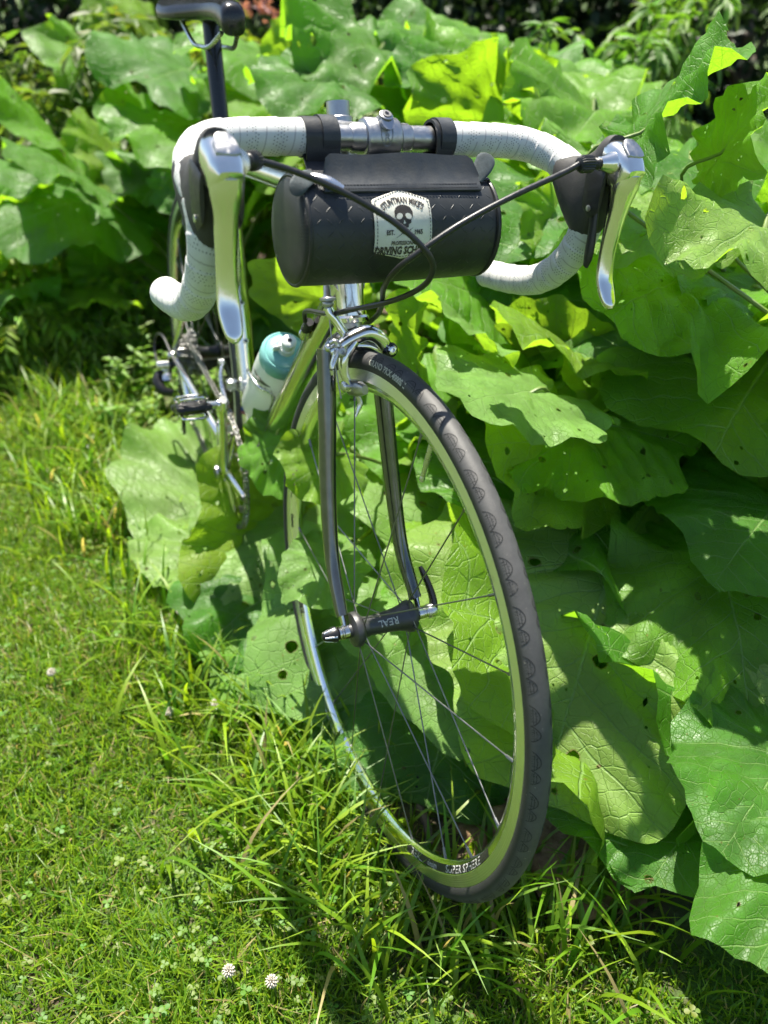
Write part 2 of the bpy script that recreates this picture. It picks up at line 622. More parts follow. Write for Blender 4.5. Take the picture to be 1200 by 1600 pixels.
# little flag sticker at the foot of the seat tube
nn = vunit(np.array([math.sin(SA) * .75, -.66, .2]))
sx = vunit(np.cross(np.array([0, 0, 1.]), nn))
sy = np.cross(nn, sx)
c0 = seat_pt(.105) + nn * .0168
flag = MB().box(c0, (.020, .013, .0008), np.stack([sx, sy, nn], 1))
fo = part('flag_sticker', flag, M['white_print'], smooth=False)
M['flag_red'] = mat_simple('sticker_red', (.45, .03, .03), .5)
M['flag_blue'] = mat_simple('sticker_blue', (.03, .06, .25), .5)
m = MB()
for k in range(4):
    m.box(c0 + sy * (-.0055 + .0034 * k) + nn * .0006, (.0198, .0016, .0004), np.stack([sx, sy, nn], 1))
part('stripe', m, M['flag_red'], parent=fo, smooth=False)
part('canton', MB().box(c0 - sx * .0055 + sy * .003 + nn * .001, (.009, .0072, .0004), np.stack([sx, sy, nn], 1)), M['flag_blue'], parent=fo, smooth=False)

# seat post and saddle
m = MB()
m.tube([seat_pt(.53), seat_pt(.73)], .0136, 20)
m.box(seat_pt(.737) + [.004, 0, .004], (.046, .040, .026), None, .006)
m.tube([seat_pt(.744) + [.026, 0, -.004], seat_pt(.744) + [.026, 0, .018]], .004, 10)
part('seat_post', m, M['black_gloss'])
sx0 = .096
top, bot, hw = [], [], []
for x, zt, zb, w in ((.374, .952, .932, .010), (.368, .962, .922, .0175), (.35, .968, .926, .019), (.31, .970, .936, .020), (.26, .970, .938, .026), (.21, .971, .938, .042), (.16, .975, .940, .060), (.12, .979, .944, .067), (.10, .980, .952, .064), (.088, .976, .962, .052)):
    top.append((x, 0, zt)); bot.append((x, 0, zb)); hw.append(w)
T = smooth_path(np.hstack([top, bot, np.array(hw)[:, None]]), 4)
m = MB().loft(T[:, :3], T[:, 3:6], T[:, 6], 24, 2.8)
def sag(p):
    k = abs(p[1]) / .067
    return p + np.array([0, 0, -.018 * k * k])
m.xf(sag)
sad = part('saddle', m.xf(lambda p: p + np.array([-.014, 0, .026])), M['black_gloss'])
for y in (-1, 1):
    m = MB()
    m.tube(smooth_path([(.34, .012 * y, .925), (.29, .019 * y, .905), (.24, .022 * y, .902), (.18, .022 * y, .906), (.13, .034 * y, .945)], 5), .0036, 8)
    part('rail', m.xf(lambda p: p + np.array([-.014, 0, .026])), M['alloy'], parent=sad)

# fork
m = MB()
m.tube([fp(0, 0, .33), fp(0, 0, .60)], .0128, 20)
st_tube = part('steerer', m, M['alloy_grey'], True)
m = MB()
m.loft([fp(-.001, -.038, .338), fp(0, -.030, .350), fp(0, 0, .3655), fp(0, .030, .350), fp(-.001, .038, .338)],
       [fp(-.001, -.0435, .318), fp(0, -.036, .318), fp(0, 0, .340), fp(0, .036, .318), fp(-.001, .0435, .318)], [.010, .0135, .0160, .0135, .010], 16, 2.6, side=FWD)
fork = part('fork_crown', m, M['fork'], True)
for y in (-1, 1):
    P = smooth_path([fp(-.001, .0335 * y, .338), fp(-.002, .0380 * y, .26), fp(-.003, .0435 * y, .17), fp(.004, .0475 * y, .085), fp(.024, .0505 * y, .035), fp(.034, .0515 * y, .018)], 7)
    r = np.interp(np.linspace(0, 1, len(P)), [0, .3, .7, 1], [.0108, .0103, .0085, .0070])
    mb = MB().tube(P, r, 20, True, (1.0, 1.35), up=FWD)
    bl = part('fork_blade', mb, M['fork'], True)
    m = MB()
    m.tube([fp(.032, .0515 * y, .020), fp(.038, .0515 * y, .006)], [.0062, .0050], 12, True, (.6, 1), up=FWD)
    m.lathe([(-.0035, .0085), (-.003, .0092), (.003, .0092), (.0035, .0085)], fp(RAKE, .0515 * y, 0), (0, 1, 0), 20)
    part('dropout', m, M['polished_dust'], parent=bl)

# headset and spacers
m = MB()
m.lathe([(0, .0175), (.001, .0205), (.006, .0212), (.0085, .0195), (.009, .0165)], fp(0, 0, .3655), AX, 28)
part('headset_cup', m, M['polished'], True)
m = MB().lathe([(0, .0165), (.001, .0200), (.007, .0205), (.012, .0165)], fp(0, 0, .5215), AX, 28)
part('headset_cup', m, M['polished'], True)
m = MB()
m.lathe([(0, .0155), (.0005, .0160), (.016, .0160), (.0165, .0155)], fp(0, 0, .533), AX, 24)
part('spacer', m, M['alloy_grey'], True)

# stem: clamp on the steerer, body, face plate round the bar
SB = np.array([(BAR - A0) @ FWD, 0, (BAR - A0) @ AX])       # bar centre in fork frame (d, y, s)
m = MB()
m.lathe([(0, .0170), (.001, .0185), (.026, .0185), (.030, .0165)], fp(0, 0, .549), AX, 28)
m.loft([fp(.004, 0, .577), fp(.03, 0, .576), fp(.06, 0, SB[2] + .0185), fp(SB[0] - .012, 0, SB[2] + .0165)],
       [fp(.004, 0, .553), fp(.03, 0, .550), fp(.06, 0, SB[2] - .0135), fp(SB[0] - .012, 0, SB[2] - .0165)], [.0175, .0165, .0158, .0180], 18, 3.2)
m.lathe([(-.0195, .0160), (-.0190, .0175), (-.0165, .0192), (.0165, .0192), (.0190, .0175), (.0195, .0160)], BAR, (0, 1, 0), 32)
stem = part('stem', m, M['alloy_grey'], True)
m = MB()
m.lathe([(0, .0150), (.0005, .0156), (.005, .0156), (.0065, .0140), (.0068, .004)], fp(0, 0, .5785), AX, 28)
part('top_cap', m, M['alloy_grey'], parent=stem)
bolt_d = vunit(FWD * .72 + AX * .70)
lug = BAR + bolt_d * .0205
m = MB()
m.loft([lug + AX * .006 - FWD * .010 + [0, 0, 0], lug + bolt_d * .007], [lug - FWD * .004 - AX * .012, lug - AX * .010 + FWD * .010], [.0075, .0070], 14, 2.2)
m.lathe([(-.002, .0072), (.006, .0072), (.0068, .0062)], lug, bolt_d, 18)
part('clamp_lug', m, M['alloy_grey'], parent=stem)
m = MB()
m.lathe([(0, .0050), (.0012, .0050), (.0013, .0022)], lug + bolt_d * .0066, bolt_d, 16)
part('clamp_bolt', m, M['steel'], parent=stem)
part('bolt_socket', MB().lathe([(0, .0022), (.0003, .0022)], lug + bolt_d * .0081, bolt_d, 6), M['black_gloss'], parent=stem)
# monogram: T over R in a shield outline on the face plate
def on_cyl(V, centre, r, ang0):
    """flat x,y -> round the bar axis (y), reading from the front"""
    out = []
    for x, y, z in V:
        a = ang0 + y / r
        out.append(centre + np.array([0, x, 0]) + (r + z) * (FWD * math.cos(a) + AX * math.sin(a)))
    return out
m = MB()
V, F = text_geo('T', .013)
m.add(on_cyl(V + [0, .0022, .0004], BAR, .0192, .05), F)
V, F = text_geo('R', .0115)
m.add(on_cyl(V + [.0006, -.0032, .0004], BAR, .0192, .05), F)
sh = [(-.0062, .0085), (0, .0098), (.0062, .0085), (.0066, -.002), (.0035, -.0095), (0, -.0115), (-.0035, -.0095), (-.0066, -.002), (-.0062, .0085)]
sh = smooth_path(np.array(sh), 3)
R2 = [np.array([x * k, y * k, .0003]) for k in (1.0, .88) for x, y in sh]
n = len(sh)
m.add(on_cyl(R2, BAR, .0192, .05), [(i, i + 1, n + i + 1, n + i) for i in range(n - 1)])
part('monogram', m, M['grey_print'], parent=stem, smooth=False)

# handlebar
half = smooth_path([(0, 0, 0), (0, .05, 0), (0, .11, 0), (.001, .150, -.001), (.010, .178, -.004), (.032, .1965, -.012), (.060, HW, -.024), (.086, HW, -.045), (.093, HW, -.072), (.080, HW, -.102), (.055, HW, -.128), (.020, HW, -.148), (-.030, HW, -.160), (-.088, HW, -.167)], 7)
L = np.concatenate([[0], np.cumsum(np.linalg.norm(np.diff(half, axis=0), axis=1))])
full = np.vstack([half[::-1] * [1, -1, 1], half[1:]]) + BAR
m = MB().tube(full, .0123, 18)
m.lathe([(-.034, .0125), (-.030, .0144), (.030, .0144), (.034, .0125)], BAR, (0, 1, 0), 24)
bar = part('handlebar', m, M['alloy_grey'], True)
dense = smooth_path(half[::2], 10)
Ld = np.concatenate([[0], np.cumsum(np.linalg.norm(np.diff(dense, axis=0), axis=1))])
sel = Ld > .077
for sgn in (-1, 1):
    P = dense[sel] * [1, sgn, 1] + BAR
    l = Ld[sel]
    # every turn of the wrap overlaps the last: the radius steps up and runs down again
    ph = (l / .027) % 1.0
    r = .0166 + .0009 * (1 - ph) + np.where(ph > .93, (ph - .93) / .07 * .0009, 0)
    m = MB().tube(P, r, 24)
    # wrap lines run round at a slant: shear the rings along the bar a little
    tp = part('bar_tape', m, M['tape'], True)
    e = P[-1]
    ed = vunit(P[-1] - P[-3])
    part('end_plug', MB().lathe([(-.002, .0168), (.001, .0168), (.003, .0140), (.0034, .003)], e, ed, 20), M['cream_print'], parent=tp)
# rubber tape finishing collars beside the bag straps are the straps themselves (part of the bag)

# brake and shift levers
def lever(sgn):
    o = np.array([BAR[0], sgn * (HW - (.004 if sgn < 0 else .001)), BAR[2]])
    S = (0, 1, 0)
    def q(x, z, y=0.0):
        return o + np.array([x, sgn * y, z])
    # rubber hood: wraps the bend and rises to the horn
    tl = smooth_path(np.array([(.050, 0, -.006), (.064, 0, -.006), (.082, 0, -.003), (.098, 0, .007), (.109, 0, .019), (.119, 0, .021)]), 4)
    bl = smooth_path(np.array([(.052, 0, -.044), (.070, 0, -.066), (.094, 0, -.086), (.112, 0, -.072), (.120, 0, -.040), (.122, 0, -.020)]), 4)
    w = np.interp(np.linspace(0, 1, len(tl)), [0, .2, .45, .75, 1], [.0212, .0218, .0205, .0175, .0135])
    m = MB().loft(tl + o, bl + o, w, 24, 2.5)
    hood = part('hood', m, M['rubber'], True)
    # black side pivot plate seen behind the lever
    for yy in (-1, 1):
        m = MB()
        m.loft([q(.104, -.004, .0180 * yy), q(.118, -.006, .0180 * yy), q(.130, -.012, .0165 * yy)], [q(.106, -.050, .0180 * yy), q(.117, -.058, .0180 * yy), q(.129, -.050, .0165 * yy)], [.002, .0024, .002], 14, 2.2)
        part('pivot_plate', m, M['plastic_black'], True)
    for yy in (-1, 1):
        m = MB().lathe([(-.0005, .0032), (.0012, .0032), (.0014, .0020)], q(.117, -.048, .0192 * yy), (0, sgn * yy, 0), 14)
        part('pivot_pin', m, M['alloy'], True)
    # polished head
    tl = smooth_path(np.array([(.104, 0, .0125), (.118, 0, .0165), (.134, 0, .0145), (.149, 0, .006), (.157, 0, -.006)]), 4)
    bl = smooth_path(np.array([(.112, 0, -.020), (.122, 0, -.026), (.134, 0, -.030), (.145, 0, -.028), (.155, 0, -.012)]), 4)
    w = np.interp(np.linspace(0, 1, len(tl)), [0, .3, .7, 1], [.0125, .0158, .0148, .0095])
    m = MB().loft(tl + o, bl + o, w, 24, 3.0)
    head = part('lever_head', m, M['polished'], True)
    # grey name plate on the head's brow
    nrm = vunit(np.array([.62, 0, .78]))
    ux = np.array([0, 1., 0])
    uy = np.cross(nrm, ux)
    c = q(.1425, .0112)
    out = smooth_path(np.array([(-.0095, .0085), (0, .010), (.0095, .0085), (.0092, -.003), (.0050, -.011), (0, -.012), (-.0050, -.011), (-.0092, -.003), (-.0095, .0085)]), 3)
    R = []
    for h, k in ((-.004, 1), (.0009, 1), (.0016, .92), (.0017, .3)):
        R.append([c + ux * x * k + uy * (-y) * k + nrm * h for x, y in out[:-1]])
    m = MB().rings(R)
    part('name_plate', m, M['alloy_grey'], parent=head)
    # long brake lever blade
    E = np.array([(.128, -.012, .156, -.012, .0140), (.127, -.024, .1545, -.024, .0138), (.128, -.042, .1495, -.042, .0108), (.129, -.066, .1445, -.066, .0096), (.130, -.090, .142, -.090, .0092), (.133, -.112, .1445, -.112, .0100), (.140, -.128, .152, -.125, .0096), (.1495, -.139, .158, -.135, .0074), (.154, -.1435, .1595, -.140, .0030)])
    Es = smooth_path(E, 5)
    z = np.zeros(len(Es))
    m = MB().loft(np.stack([Es[:, 2], z, Es[:, 3]], 1) + o, np.stack([Es[:, 0], z, Es[:, 1]], 1) + o, Es[:, 4], 20, 2.3)
    part('brake_lever', m, M['polished'], True)
    # shift paddle tucked behind, leaning inwards
    E = np.array([(.112, -.046, .124, -.046, .0030), (.116, -.070, .127, -.070, .0034), (.117, -.092, .128, -.094, .0040), (.118, -.104, .124, -.107, .0026)])
    Es = smooth_path(E, 4)
    z = np.full(len(Es), -.0125 * sgn)
    m = MB().loft(np.stack([Es[:, 2], z, Es[:, 3]], 1) + o, np.stack([Es[:, 0], z, Es[:, 1]], 1) + o, Es[:, 4], 14, 2.2)
    part('shift_paddle', m, M['alloy'] if sgn < 0 else M['plastic_black'], True)
    # cable outlet on the inner side with a ribbed adjuster
    a = q(.132, -.003, -.013)
    cd = (np.array([.993, -.157, .874]) - a) if sgn < 0 else (np.array([1.032, .160, .877]) - a)
    cd = vunit(cd)
    m = MB().lathe([(-.004, .0115), (.004, .0098), (.012, .0072), (.017, .0062), (.0175, .004)], a, cd, 20)
    part('cable_outlet', m, M['polished'], parent=head)
    m = MB()
    m.lathe([(0, .0045), (.002, .0058), (.004, .0045), (.006, .0058), (.008, .0045)], a + cd * .0172, cd, 16)
    prof = 24
    R = []
    for s, r in ((0, .0058), (.0015, .0078), (.013, .0078), (.016, .0062), (.017, .0032)):
        N1 = vunit(np.cross(cd, [0, 0, 1.]))
        N2 = np.cross(cd, N1)
        R.append([a + cd * (.0255 + s) + (r + (.0005 if j % 2 else -.0003) * (r > .006)) * (N1 * math.cos(2 * pi * j / 40) + N2 * math.sin(2 * pi * j / 40)) for j in range(40)])
    m.rings(R)
    part('barrel_adjuster', m, M['plastic_black'], True)
    return a + cd * .042
cr = lever(-1)
cl = lever(1)
PR = [cr, (1.000, -.135, .868), (1.009, -.108, .859), (1.017, -.075, .845), (1.029, -.041, .826), (1.039, -.019, .808), (1.038, -.005, .791), (1.027, -.002, .772), (.999, -.005, .752), (.957, -.011, .731), (.912, -.022, .712), (.868, -.034, .694), stop + dtd * .020 + [0, -.004, .003], stop]
PL = [cl, (1.033, .131, .869), (1.036, .074, .849), (1.036, .022, .826), (1.032, -.014, .803), (1.017, -.031, .782), (.983, -.026, .755), (.922, .004, .716), (.868, .022, .684), (.80, .026, .640), (.74, .026, .60)]
for P in (PR, PL):
    part('cable_housing', MB().tube(smooth_path(P, 8), .0029, 12), M['cable'], True)

# front brake caliper
def fps(L_):
    return np.array([fp(*a) for a in L_])
m = MB()
P = smooth_path(np.hstack([fps([(.036, -.040, .338), (.038, -.030, .342), (.040, -.014, .3505), (.041, .004, .3555), (.040, .018, .350), (.037, .028, .339), (.036, .031, .332)]), np.array([[.0075, .0088, .0100, .0108, .0102, .0094, .0080]]).T]), 5)
m.tube(P[:, :3] - np.array([0, .004, 0]), P[:, 3], 18, True, (.85, .85), up=AX)
P = smooth_path(np.hstack([fps([(.040, -.016, .3475), (.040, -.024, .338), (.039, -.030, .326), (.038, -.0295, .314), (.038, -.0265, .304), (.037, -.0235, .293)]), np.array([[.0082, .0090, .0082, .0066, .0058, .0050]]).T]), 5)
m.tube(P[:, :3], P[:, 3], 14, True, (1.0, .8), up=AX * .2 + np.array([0, 1., 0]))
cal = part('brake_caliper', m, M['polished'], True)
m = MB()
P = smooth_path(np.hstack([fps([(.030, -.040, .386), (.030, -.037, .378), (.030, -.030, .368), (.030, -.022, .355), (.031, -.012, .343), (.031, .006, .340), (.030, .022, .331), (.030, .031, .316), (.030, .028, .300), (.030, .024, .292)]), np.array([[.0066, .0072, .0070, .0074, .0082, .0076, .0068, .0058, .005, .0045]]).T]), 5)
m.tube(P[:, :3], P[:, 3], 14, True, (1, .75), up=np.array([0, 0, 1.]))
part('rear_arm', m, M['polished'], parent=cal)
m = MB()
m.lathe([(0, .0030), (.004, .0065), (.006, .0070), (.008, .0062), (.0095, .0090), (.012, .0090), (.0135, .0050), (.015, .0042), (.026, .0040), (.034, .0028), (.038, .0026)], fp(.030, -.040, .384), AX, 20)
part('cable_adjuster', m, M['alloy_grey'], parent=cal)
m = MB()
m.tube(smooth_path([fp(.030, -.040, .420), fp(.030, -.040, .44), fp(.022, -.037, .48), fp(.02, -.030, .53), fp(.05, -.05, .555)], 6), .0026, 10)
part('brake_housing', m, M['cable'], parent=cal)
m = MB()
m.tube([fp(.030, -.040, .384), fp(.034, -.0395, .335), fp(.040, -.0360, .285)], .0009, 8)
part('inner_cable', m, M['rope'], parent=cal)
# pivot bolt with black washer on the photo's right, clamp with quick release tab on the left
fd = FWD
m = MB().lathe([(-.004, .0085), (.003, .0088), (.004, .0075)], fp(.041, .028, .334), fd, 22)
part('pivot_washer', m, M['black_gloss'], parent=cal)
m = MB().lathe([(0, .0056), (.0045, .0054), (.0055, .0042), (.0056, .0024), (.0030, .0022)], fp(.044, .028, .334), fd, 18)
part('pivot_bolt', m, M['polished'], parent=cal)
m = MB()
P = smooth_path(np.hstack([fps([(.042, -.046, .348), (.044, -.041, .350), (.045, -.037, .343), (.045, -.042, .332), (.045, -.0465, .322), (.045, -.0465, .313)]), np.array([[.0035, .0052, .0070, .0060, .0048, .0028]]).T]), 5)
m.tube(P[:, :3], P[:, 3], 12, True, (1, .6), up=AX)
m.sphere(fp(.043, -.049, .343), (.0045, .0035, .0045), 10, 6)
part('release_tab', m, M['alloy'], parent=cal)
m = MB().lathe([(0, .0052), (.005, .0050), (.0055, .004), (.0056, .002), (.004, .0018)], fp(.047, -.036, .338), fd, 16)
part('anchor_bolt', m, M['alloy_grey'], parent=cal)
for y in (-1, 1):
    m = MB()
    m.loft([fp(.012, .0165 * y, .301), fp(.028, .0170 * y, .304), fp(.050, .0168 * y, .304), (fp(.064, .0165 * y, .300))], [fp(.012, .0165 * y, .288), fp(.028, .0170 * y, .285), fp(.050, .0168 * y, .286), fp(.064, .0165 * y, .290)], [.0045, .0060, .0060, .0040], 14, 3)
    sh = part('brake_shoe', m, M['alloy_grey'], parent=cal)
m = MB()
m.lathe([(-.004, .0062), (.004, .0066), (.006, .0050), (.0066, .0030)], fp(.037, -.0265, .298), (0, -1, 0), 16)
P = smooth_path(np.hstack([fps([(.046, -.018, .287), (.047, -.016, .278), (.046, -.019, .270), (.046, -.022, .263)]), np.array([[.0040, .0040, .0030, .0012]]).T]), 4)
m.tube(P[:, :3], P[:, 3], 10, True, (.7, 1.2), up=FWD)
part('shoe_guide', m, M['alloy'], parent=cal)
V, F = text_geo('DURA-ACE', .0072)
m = MB()
for x, y, z in V:
    pass
pts = []
for x, y, z in V:
    yy = -.016 + x * .75
    s = np.interp(yy, [-.030, -.014, .004], [.342, .3505, .3555]) + y * .62 - .0005
    dd = np.interp(yy, [-.030, -.014, .004], [.0445, .0470, .0480])
    pts.append(fp(dd, yy, s))
part('lettering', m.add(pts, F), M['black_print'], parent=cal, smooth=False)


# ------------------------------------------------------------------ wheels
def wheel_mesh_parts(name, c, mat_steer, rear=False):
    """rim is the part, everything else its sub-parts; local origin at the hub centre"""
    prof = [(.3165, .0093), (.3160, .0105), (.3030, .0103), (.3022, .0098), (.2990, .0092), (.2945, .0074), (.2905, .0045), (.2885, .0016), (.2885, -.0016), (.2905, -.0045), (.2945, -.0074), (.2990, -.0092), (.3022, -.0098), (.3030, -.0103), (.3160, -.0105), (.3165, -.0093), (.3120, -.0070), (.3120, .0070)]
    n = 120
    R = [[np.array([r * math.cos(2 * pi * i / n), y, r * math.sin(2 * pi * i / n)]) for r, y in prof] for i in range(n + 1)]
    rim = MB().rings(R, True, False).build(name, M['rim'], bike, True, 30)
    T = Matrix.Translation(Vector(c))
    rim.matrix_local = (STEER @ T) if mat_steer else T
    # tyre: 25 mm, section ring with uv around
    rt, cr_ = .0127, .3232
    sec = []
    for k in range(29):
        a = rad(-132 + 264 * k / 28) - 0
        sec.append((cr_ + rt * math.cos(a), rt * math.sin(a)))
    m = MB()
    n = 144
    verts, faces, uvs = [], [], []
    for i in range(n):
        t = 2 * pi * i / n
        for r, y in sec:
            verts.append((r * math.cos(t), y, r * math.sin(t)))
    ns = len(sec)
    for i in range(n):
        for j in range(ns - 1):
            k = (i + 1) % n
            faces.append((i * ns + j, i * ns + j + 1, k * ns + j + 1, k * ns + j))
            v0, v1 = j / (ns - 1) * .5, (j + 1) / (ns - 1) * .5
            uvs.append([(i / n, v0), (i / n, v1), ((i + 1) / n, v1), ((i + 1) / n, v0)])
    m.add(verts, faces, uvs)
    tyre = m.build('tyre', M['tyre'], rim)
    return rim, tyre, rt, cr_


def on_tyre(t, a, rt, cr_, h=0.0):
    r = cr_ + (rt + h) * math.cos(a)
    return np.array([r * math.cos(t), (rt + h) * math.sin(a), r * math.sin(t)])


def tread(rim, rt, cr_):
    """fin-shaped sipes: pairs of arched outlines with cross cuts, on both shoulders"""
    m = MB()
    N = 46
    w = .00046
    def stroke(pts, wd):
        P = [np.array(p) for p in pts]
        n = len(P)
        L_, R_ = [], []
        for i in range(n):
            d = P[min(i + 1, n - 1)] - P[max(i - 1, 0)]
            d = d / (np.linalg.norm(d) + 1e-9)
            nn = np.array([-d[1], d[0]]) * wd
            L_.append(P[i] + nn); R_.append(P[i] - nn)
        V = L_ + R_
        return V, [(i, i + 1, n + i + 1, n + i) for i in range(n - 1)]
    for side in (-1, 1):
        for k in range(N):
            t0 = 2 * pi * k / N + (.03 if side > 0 else 0)
            for q_ in (0, 1):
                base = t0 - q_ * .060
                # local plan: along = metres on the circumference, across = metres up from the shoulder
                Lh = .0190 if q_ == 0 else .0145
                arc = [(-Lh * .05, .0), (Lh * .10, .0048), (Lh * .40, .0086), (Lh * .68, .0088), (Lh * .88, .0058), (Lh * 1.0, .0022), (Lh * 1.02, 0)]
                strokes = [smooth_path(np.array(arc), 3)]
                for f in (.22, .36, .5, .64, .78):
                    strokes.append(np.array([(Lh * f, .0006), (Lh * f, .0076 - abs(f - .55) * .010)]))
                strokes.append(np.array([(Lh * .12, .0030), (Lh * .94, .0030)]))
                strokes.append(np.array([(Lh * .24, .0056), (Lh * .86, .0056)]))
                for s_ in strokes:
                    V, F = stroke(s_, w if len(s_) > 3 else w * .6)
                    pts = []
                    for al, ac in V:
                        a = side * (rad(66) - ac / rt)
                        pts.append(on_tyre(base - al / .336, a, rt, cr_, .00018))
                    m.add(pts, F)
    return m.build('tread_sipes', M['sipe'], rim, False)


def rim_text(rim, body, size, phi, r0, y, mat, nm='rim_lettering', flip=1, sx=1.0, bold=.03):
    """lettering along the rim wall on the bicycle's right side (y < 0)"""
    V, F = text_geo(body, size, bold)
    pts = []
    for x, yy, z in V:
        x = x * sx
        r = r0 + yy * flip
        t = phi - flip * x / r0
        # wall profile: follow the taper inside the brake track
        wy = np.interp(r, [.2885, .2905, .2945, .2990, .3022, .3165], [.0016, .0045, .0074, .0092, .0098, .0105])
        pts.append((r * math.cos(t), -(wy + .00035), r * math.sin(t)))
    return MB().add(pts, F).build(nm, mat, rim, False)


def rim_band(rim, p0, p1, r0, r1, mat, off=.0002):
    n = 40
    V, F = [], []
    for i in range(n + 1):
        t = p0 + (p1 - p0) * i / n
        for r in np.linspace(r0, r1, 5):
            wy = np.interp(r, [.2885, .2905, .2945, .2990, .3022, .3165], [.0016, .0045, .0074, .0092, .0098, .0105])
            V.append((r * math.cos(t), -(wy + off), r * math.sin(t)))
    for i in range(n):
        for j in range(4):
            F.append((i * 5 + j, i * 5 + j + 1, i * 5 + 6 + j, i * 5 + 5 + j))
    return MB().add(V, F).build('decal_band', mat, rim)


def spokes(rim, n, yl, yr, fl_r, cross, phase):
    """n spokes; every one an object, two meshes shared through rotation"""
    for side, yf, cnt in ((-1, yr, n // 2), (1, yl, n // 2)):
        for sense in (-1, 1):
            m = MB()
            a = np.array([fl_r * math.cos(sense * cross), yf, fl_r * math.sin(sense * cross)])
            b = np.array([.2895 * math.cos(-sense * .02), side * .0008, .2895 * math.sin(-sense * .02)])
            d = vunit(b - a)
            m.tube([a, a + d * .03, b - d * .03, b], [.0009] * 4, 6)
            m.tube([b - d * .013, b + d * .004], [.0017, .0019], 6)
            me = m.mesh('spoke', M['steel'])
            for k in range(cnt // 2):
                ang = phase + 2 * pi * (k + (.5 if sense > 0 else 0)) / (cnt // 2) + (pi / cnt if side > 0 else 0)
                link('spoke', me, rim, Matrix.Rotation(-ang, 4, 'Y'))


# front wheel
fw_rim, ft, rt, cr_ = wheel_mesh_parts('front_wheel', FHUB, True)
tread(fw_rim, rt, cr_)
spokes(fw_rim, 20, .033, -.033, .0175, .62, .12)
m = MB()
m.lathe([(-.0475, .0085), (-.0445, .0088), (-.044, .0150), (-.0425, .0212), (-.0385, .0222), (-.0350, .0220), (-.0325, .0200), (-.0295, .0148), (-.020, .0122), (-.008, .0128), (0, .0134), (.008, .0140), (.018, .0152), (.0265, .0172), (.0335, .0205), (.0375, .0210), (.0405, .0195), (.0435, .0120), (.044, .0088), (.0475, .0085)], (0, 0, 0), (0, 1, 0), 36)
part('hub', m, M['hub'], parent=fw_rim)
V, F = text_geo('REAL', .0120, .02)
# the hub lettering reads upside down from ahead
pts = []
for x, y, z in V:
    a = rad(38) - y / .0136
    r = float(np.interp(-x + .002, [-.0295, -.02, -.008, 0, .008, .018, .0265], [.0148, .0122, .0128, .0134, .0140, .0152, .0172])) + .0006
    pts.append((r * math.cos(a), -x + .002, r * math.sin(a)))
part('hub_lettering', MB().add(pts, F), M['white_print'], parent=fw_rim, smooth=False)
for y in (-1, 1):
    m = MB()
    m.lathe([(.0440, .0080), (.0490, .0080)], (0, 0, 0), (0, y, 0), 16)
    m.lathe([(.0550, .0078), (.0556, .0088), (.0572, .0088), (.0578, .0070), (.0588, .0070), (.0594, .0086), (.0612, .0086), (.0618, .0070)], (0, 0, 0), (0, y, 0), 20)
    part('axle_nut', m, M['polished_dust'], parent=fw_rim)
m = MB()
m.lathe([(.0618, .0066), (.0640, .0098), (.0680, .0098), (.0710, .0082), (.0790, .0058), (.0815, .0036), (.0820, .0012)], (0, 0, 0), (0, -1, 0), 20)
part('skewer_nut', m, M['black_metal'], parent=fw_rim)
for k in range(5):
    m = MB()
    a = 2 * pi * k / 5 + .3
    m.tube([(.0090 * math.cos(a), -.0655, .0090 * math.sin(a)), (.0050 * math.cos(a), -.080, .0050 * math.sin(a))], [.0017, .0012], 6)
    part('nut_rib', m, M['alloy'], parent=fw_rim)
m = MB()
m.lathe([(.0618, .0075), (.0640, .0095), (.0700, .0098), (.0740, .0085), (.0748, .0065)], (0, 0, 0), (0, 1, 0), 20)
part('skewer_cam', m, M['alloy'], parent=fw_rim)
m = MB()
P = smooth_path(np.array([(0, .072, 0, .0085), (-.006, .0735, .012, .0075), (-.016, .0715, .027, .0066), (-.027, .068, .040, .0058), (-.034, .066, .047, .0038)]), 5)
m.tube(P[:, :3], P[:, 3], 14, True, (1, .6), up=(0, 1, 0))
part('skewer_lever', m, M['black_gloss'], parent=fw_rim)
# valve
a = rad(76)
m = MB()
ca = np.array([math.cos(a), 0, math.sin(a)])
m.tube([ca * .289, ca * .262, ca * .258, ca * .245], [.0032, .0032, .0026, .0024], 10)
m.lathe([(0, .0022), (.002, .0030), (.006, .0030), (.008, .0012)], ca * .245, -ca, 10)
part('valve', m, M['alloy'], parent=fw_rim)
# lettering
V, F = text_geo('GRAND PRIX 4000S II', .0090, .035)
pts = []
for x, y, z in V:
    aa = -(rad(72) - (y) / rt)
    pts.append(on_tyre(rad(93) - x * 1.02 / .33, aa, rt, cr_, .0003))
part('tyre_lettering', MB().add(pts, F), M['cream_print'], parent=fw_rim, smooth=False)
for ph in (-41, 188):
    p_ = rad(ph)
    if ph == -41:
        # text reads left to right along the bottom: outward side down
        rim_band(fw_rim, p_ - .40, p_ + .40, .2925, .3012, M['black_print'])
        rim_text(fw_rim, 'REAL', .0112, p_ - .310, .2970, 0, M['white_print'], flip=-1, sx=1.25, bold=.012)
        rim_text(fw_rim, 'design', .0090, p_ - .165, .2968, 0, M['white_print'], flip=-1, sx=1.15, bold=.0)
        rim_text(fw_rim, 'SUPER SPHERE', .0112, p_ + .135, .2970, 0, M['white_print'], flip=-1, sx=1.45, bold=.012)
    else:
        rim_text(fw_rim, 'REAL', .0125, p_ - .335 + .08, .2972, 0, M['black_print'], flip=-1)
        rim_text(fw_rim, 'design', .0095, p_ - .155 + .08, .2970, 0, M['black_print'], flip=-1)
        rim_text(fw_rim, 'SUPER SPHERE', .0125, p_ + .18 + .08, .2972, 0, M['black_print'], flip=-1, sx=1.35)
V, F = text_geo('REAL', .011)
rim_text(fw_rim, 'REAL', .0108, rad(212), .2970, 0, M['black_print'], flip=-1)

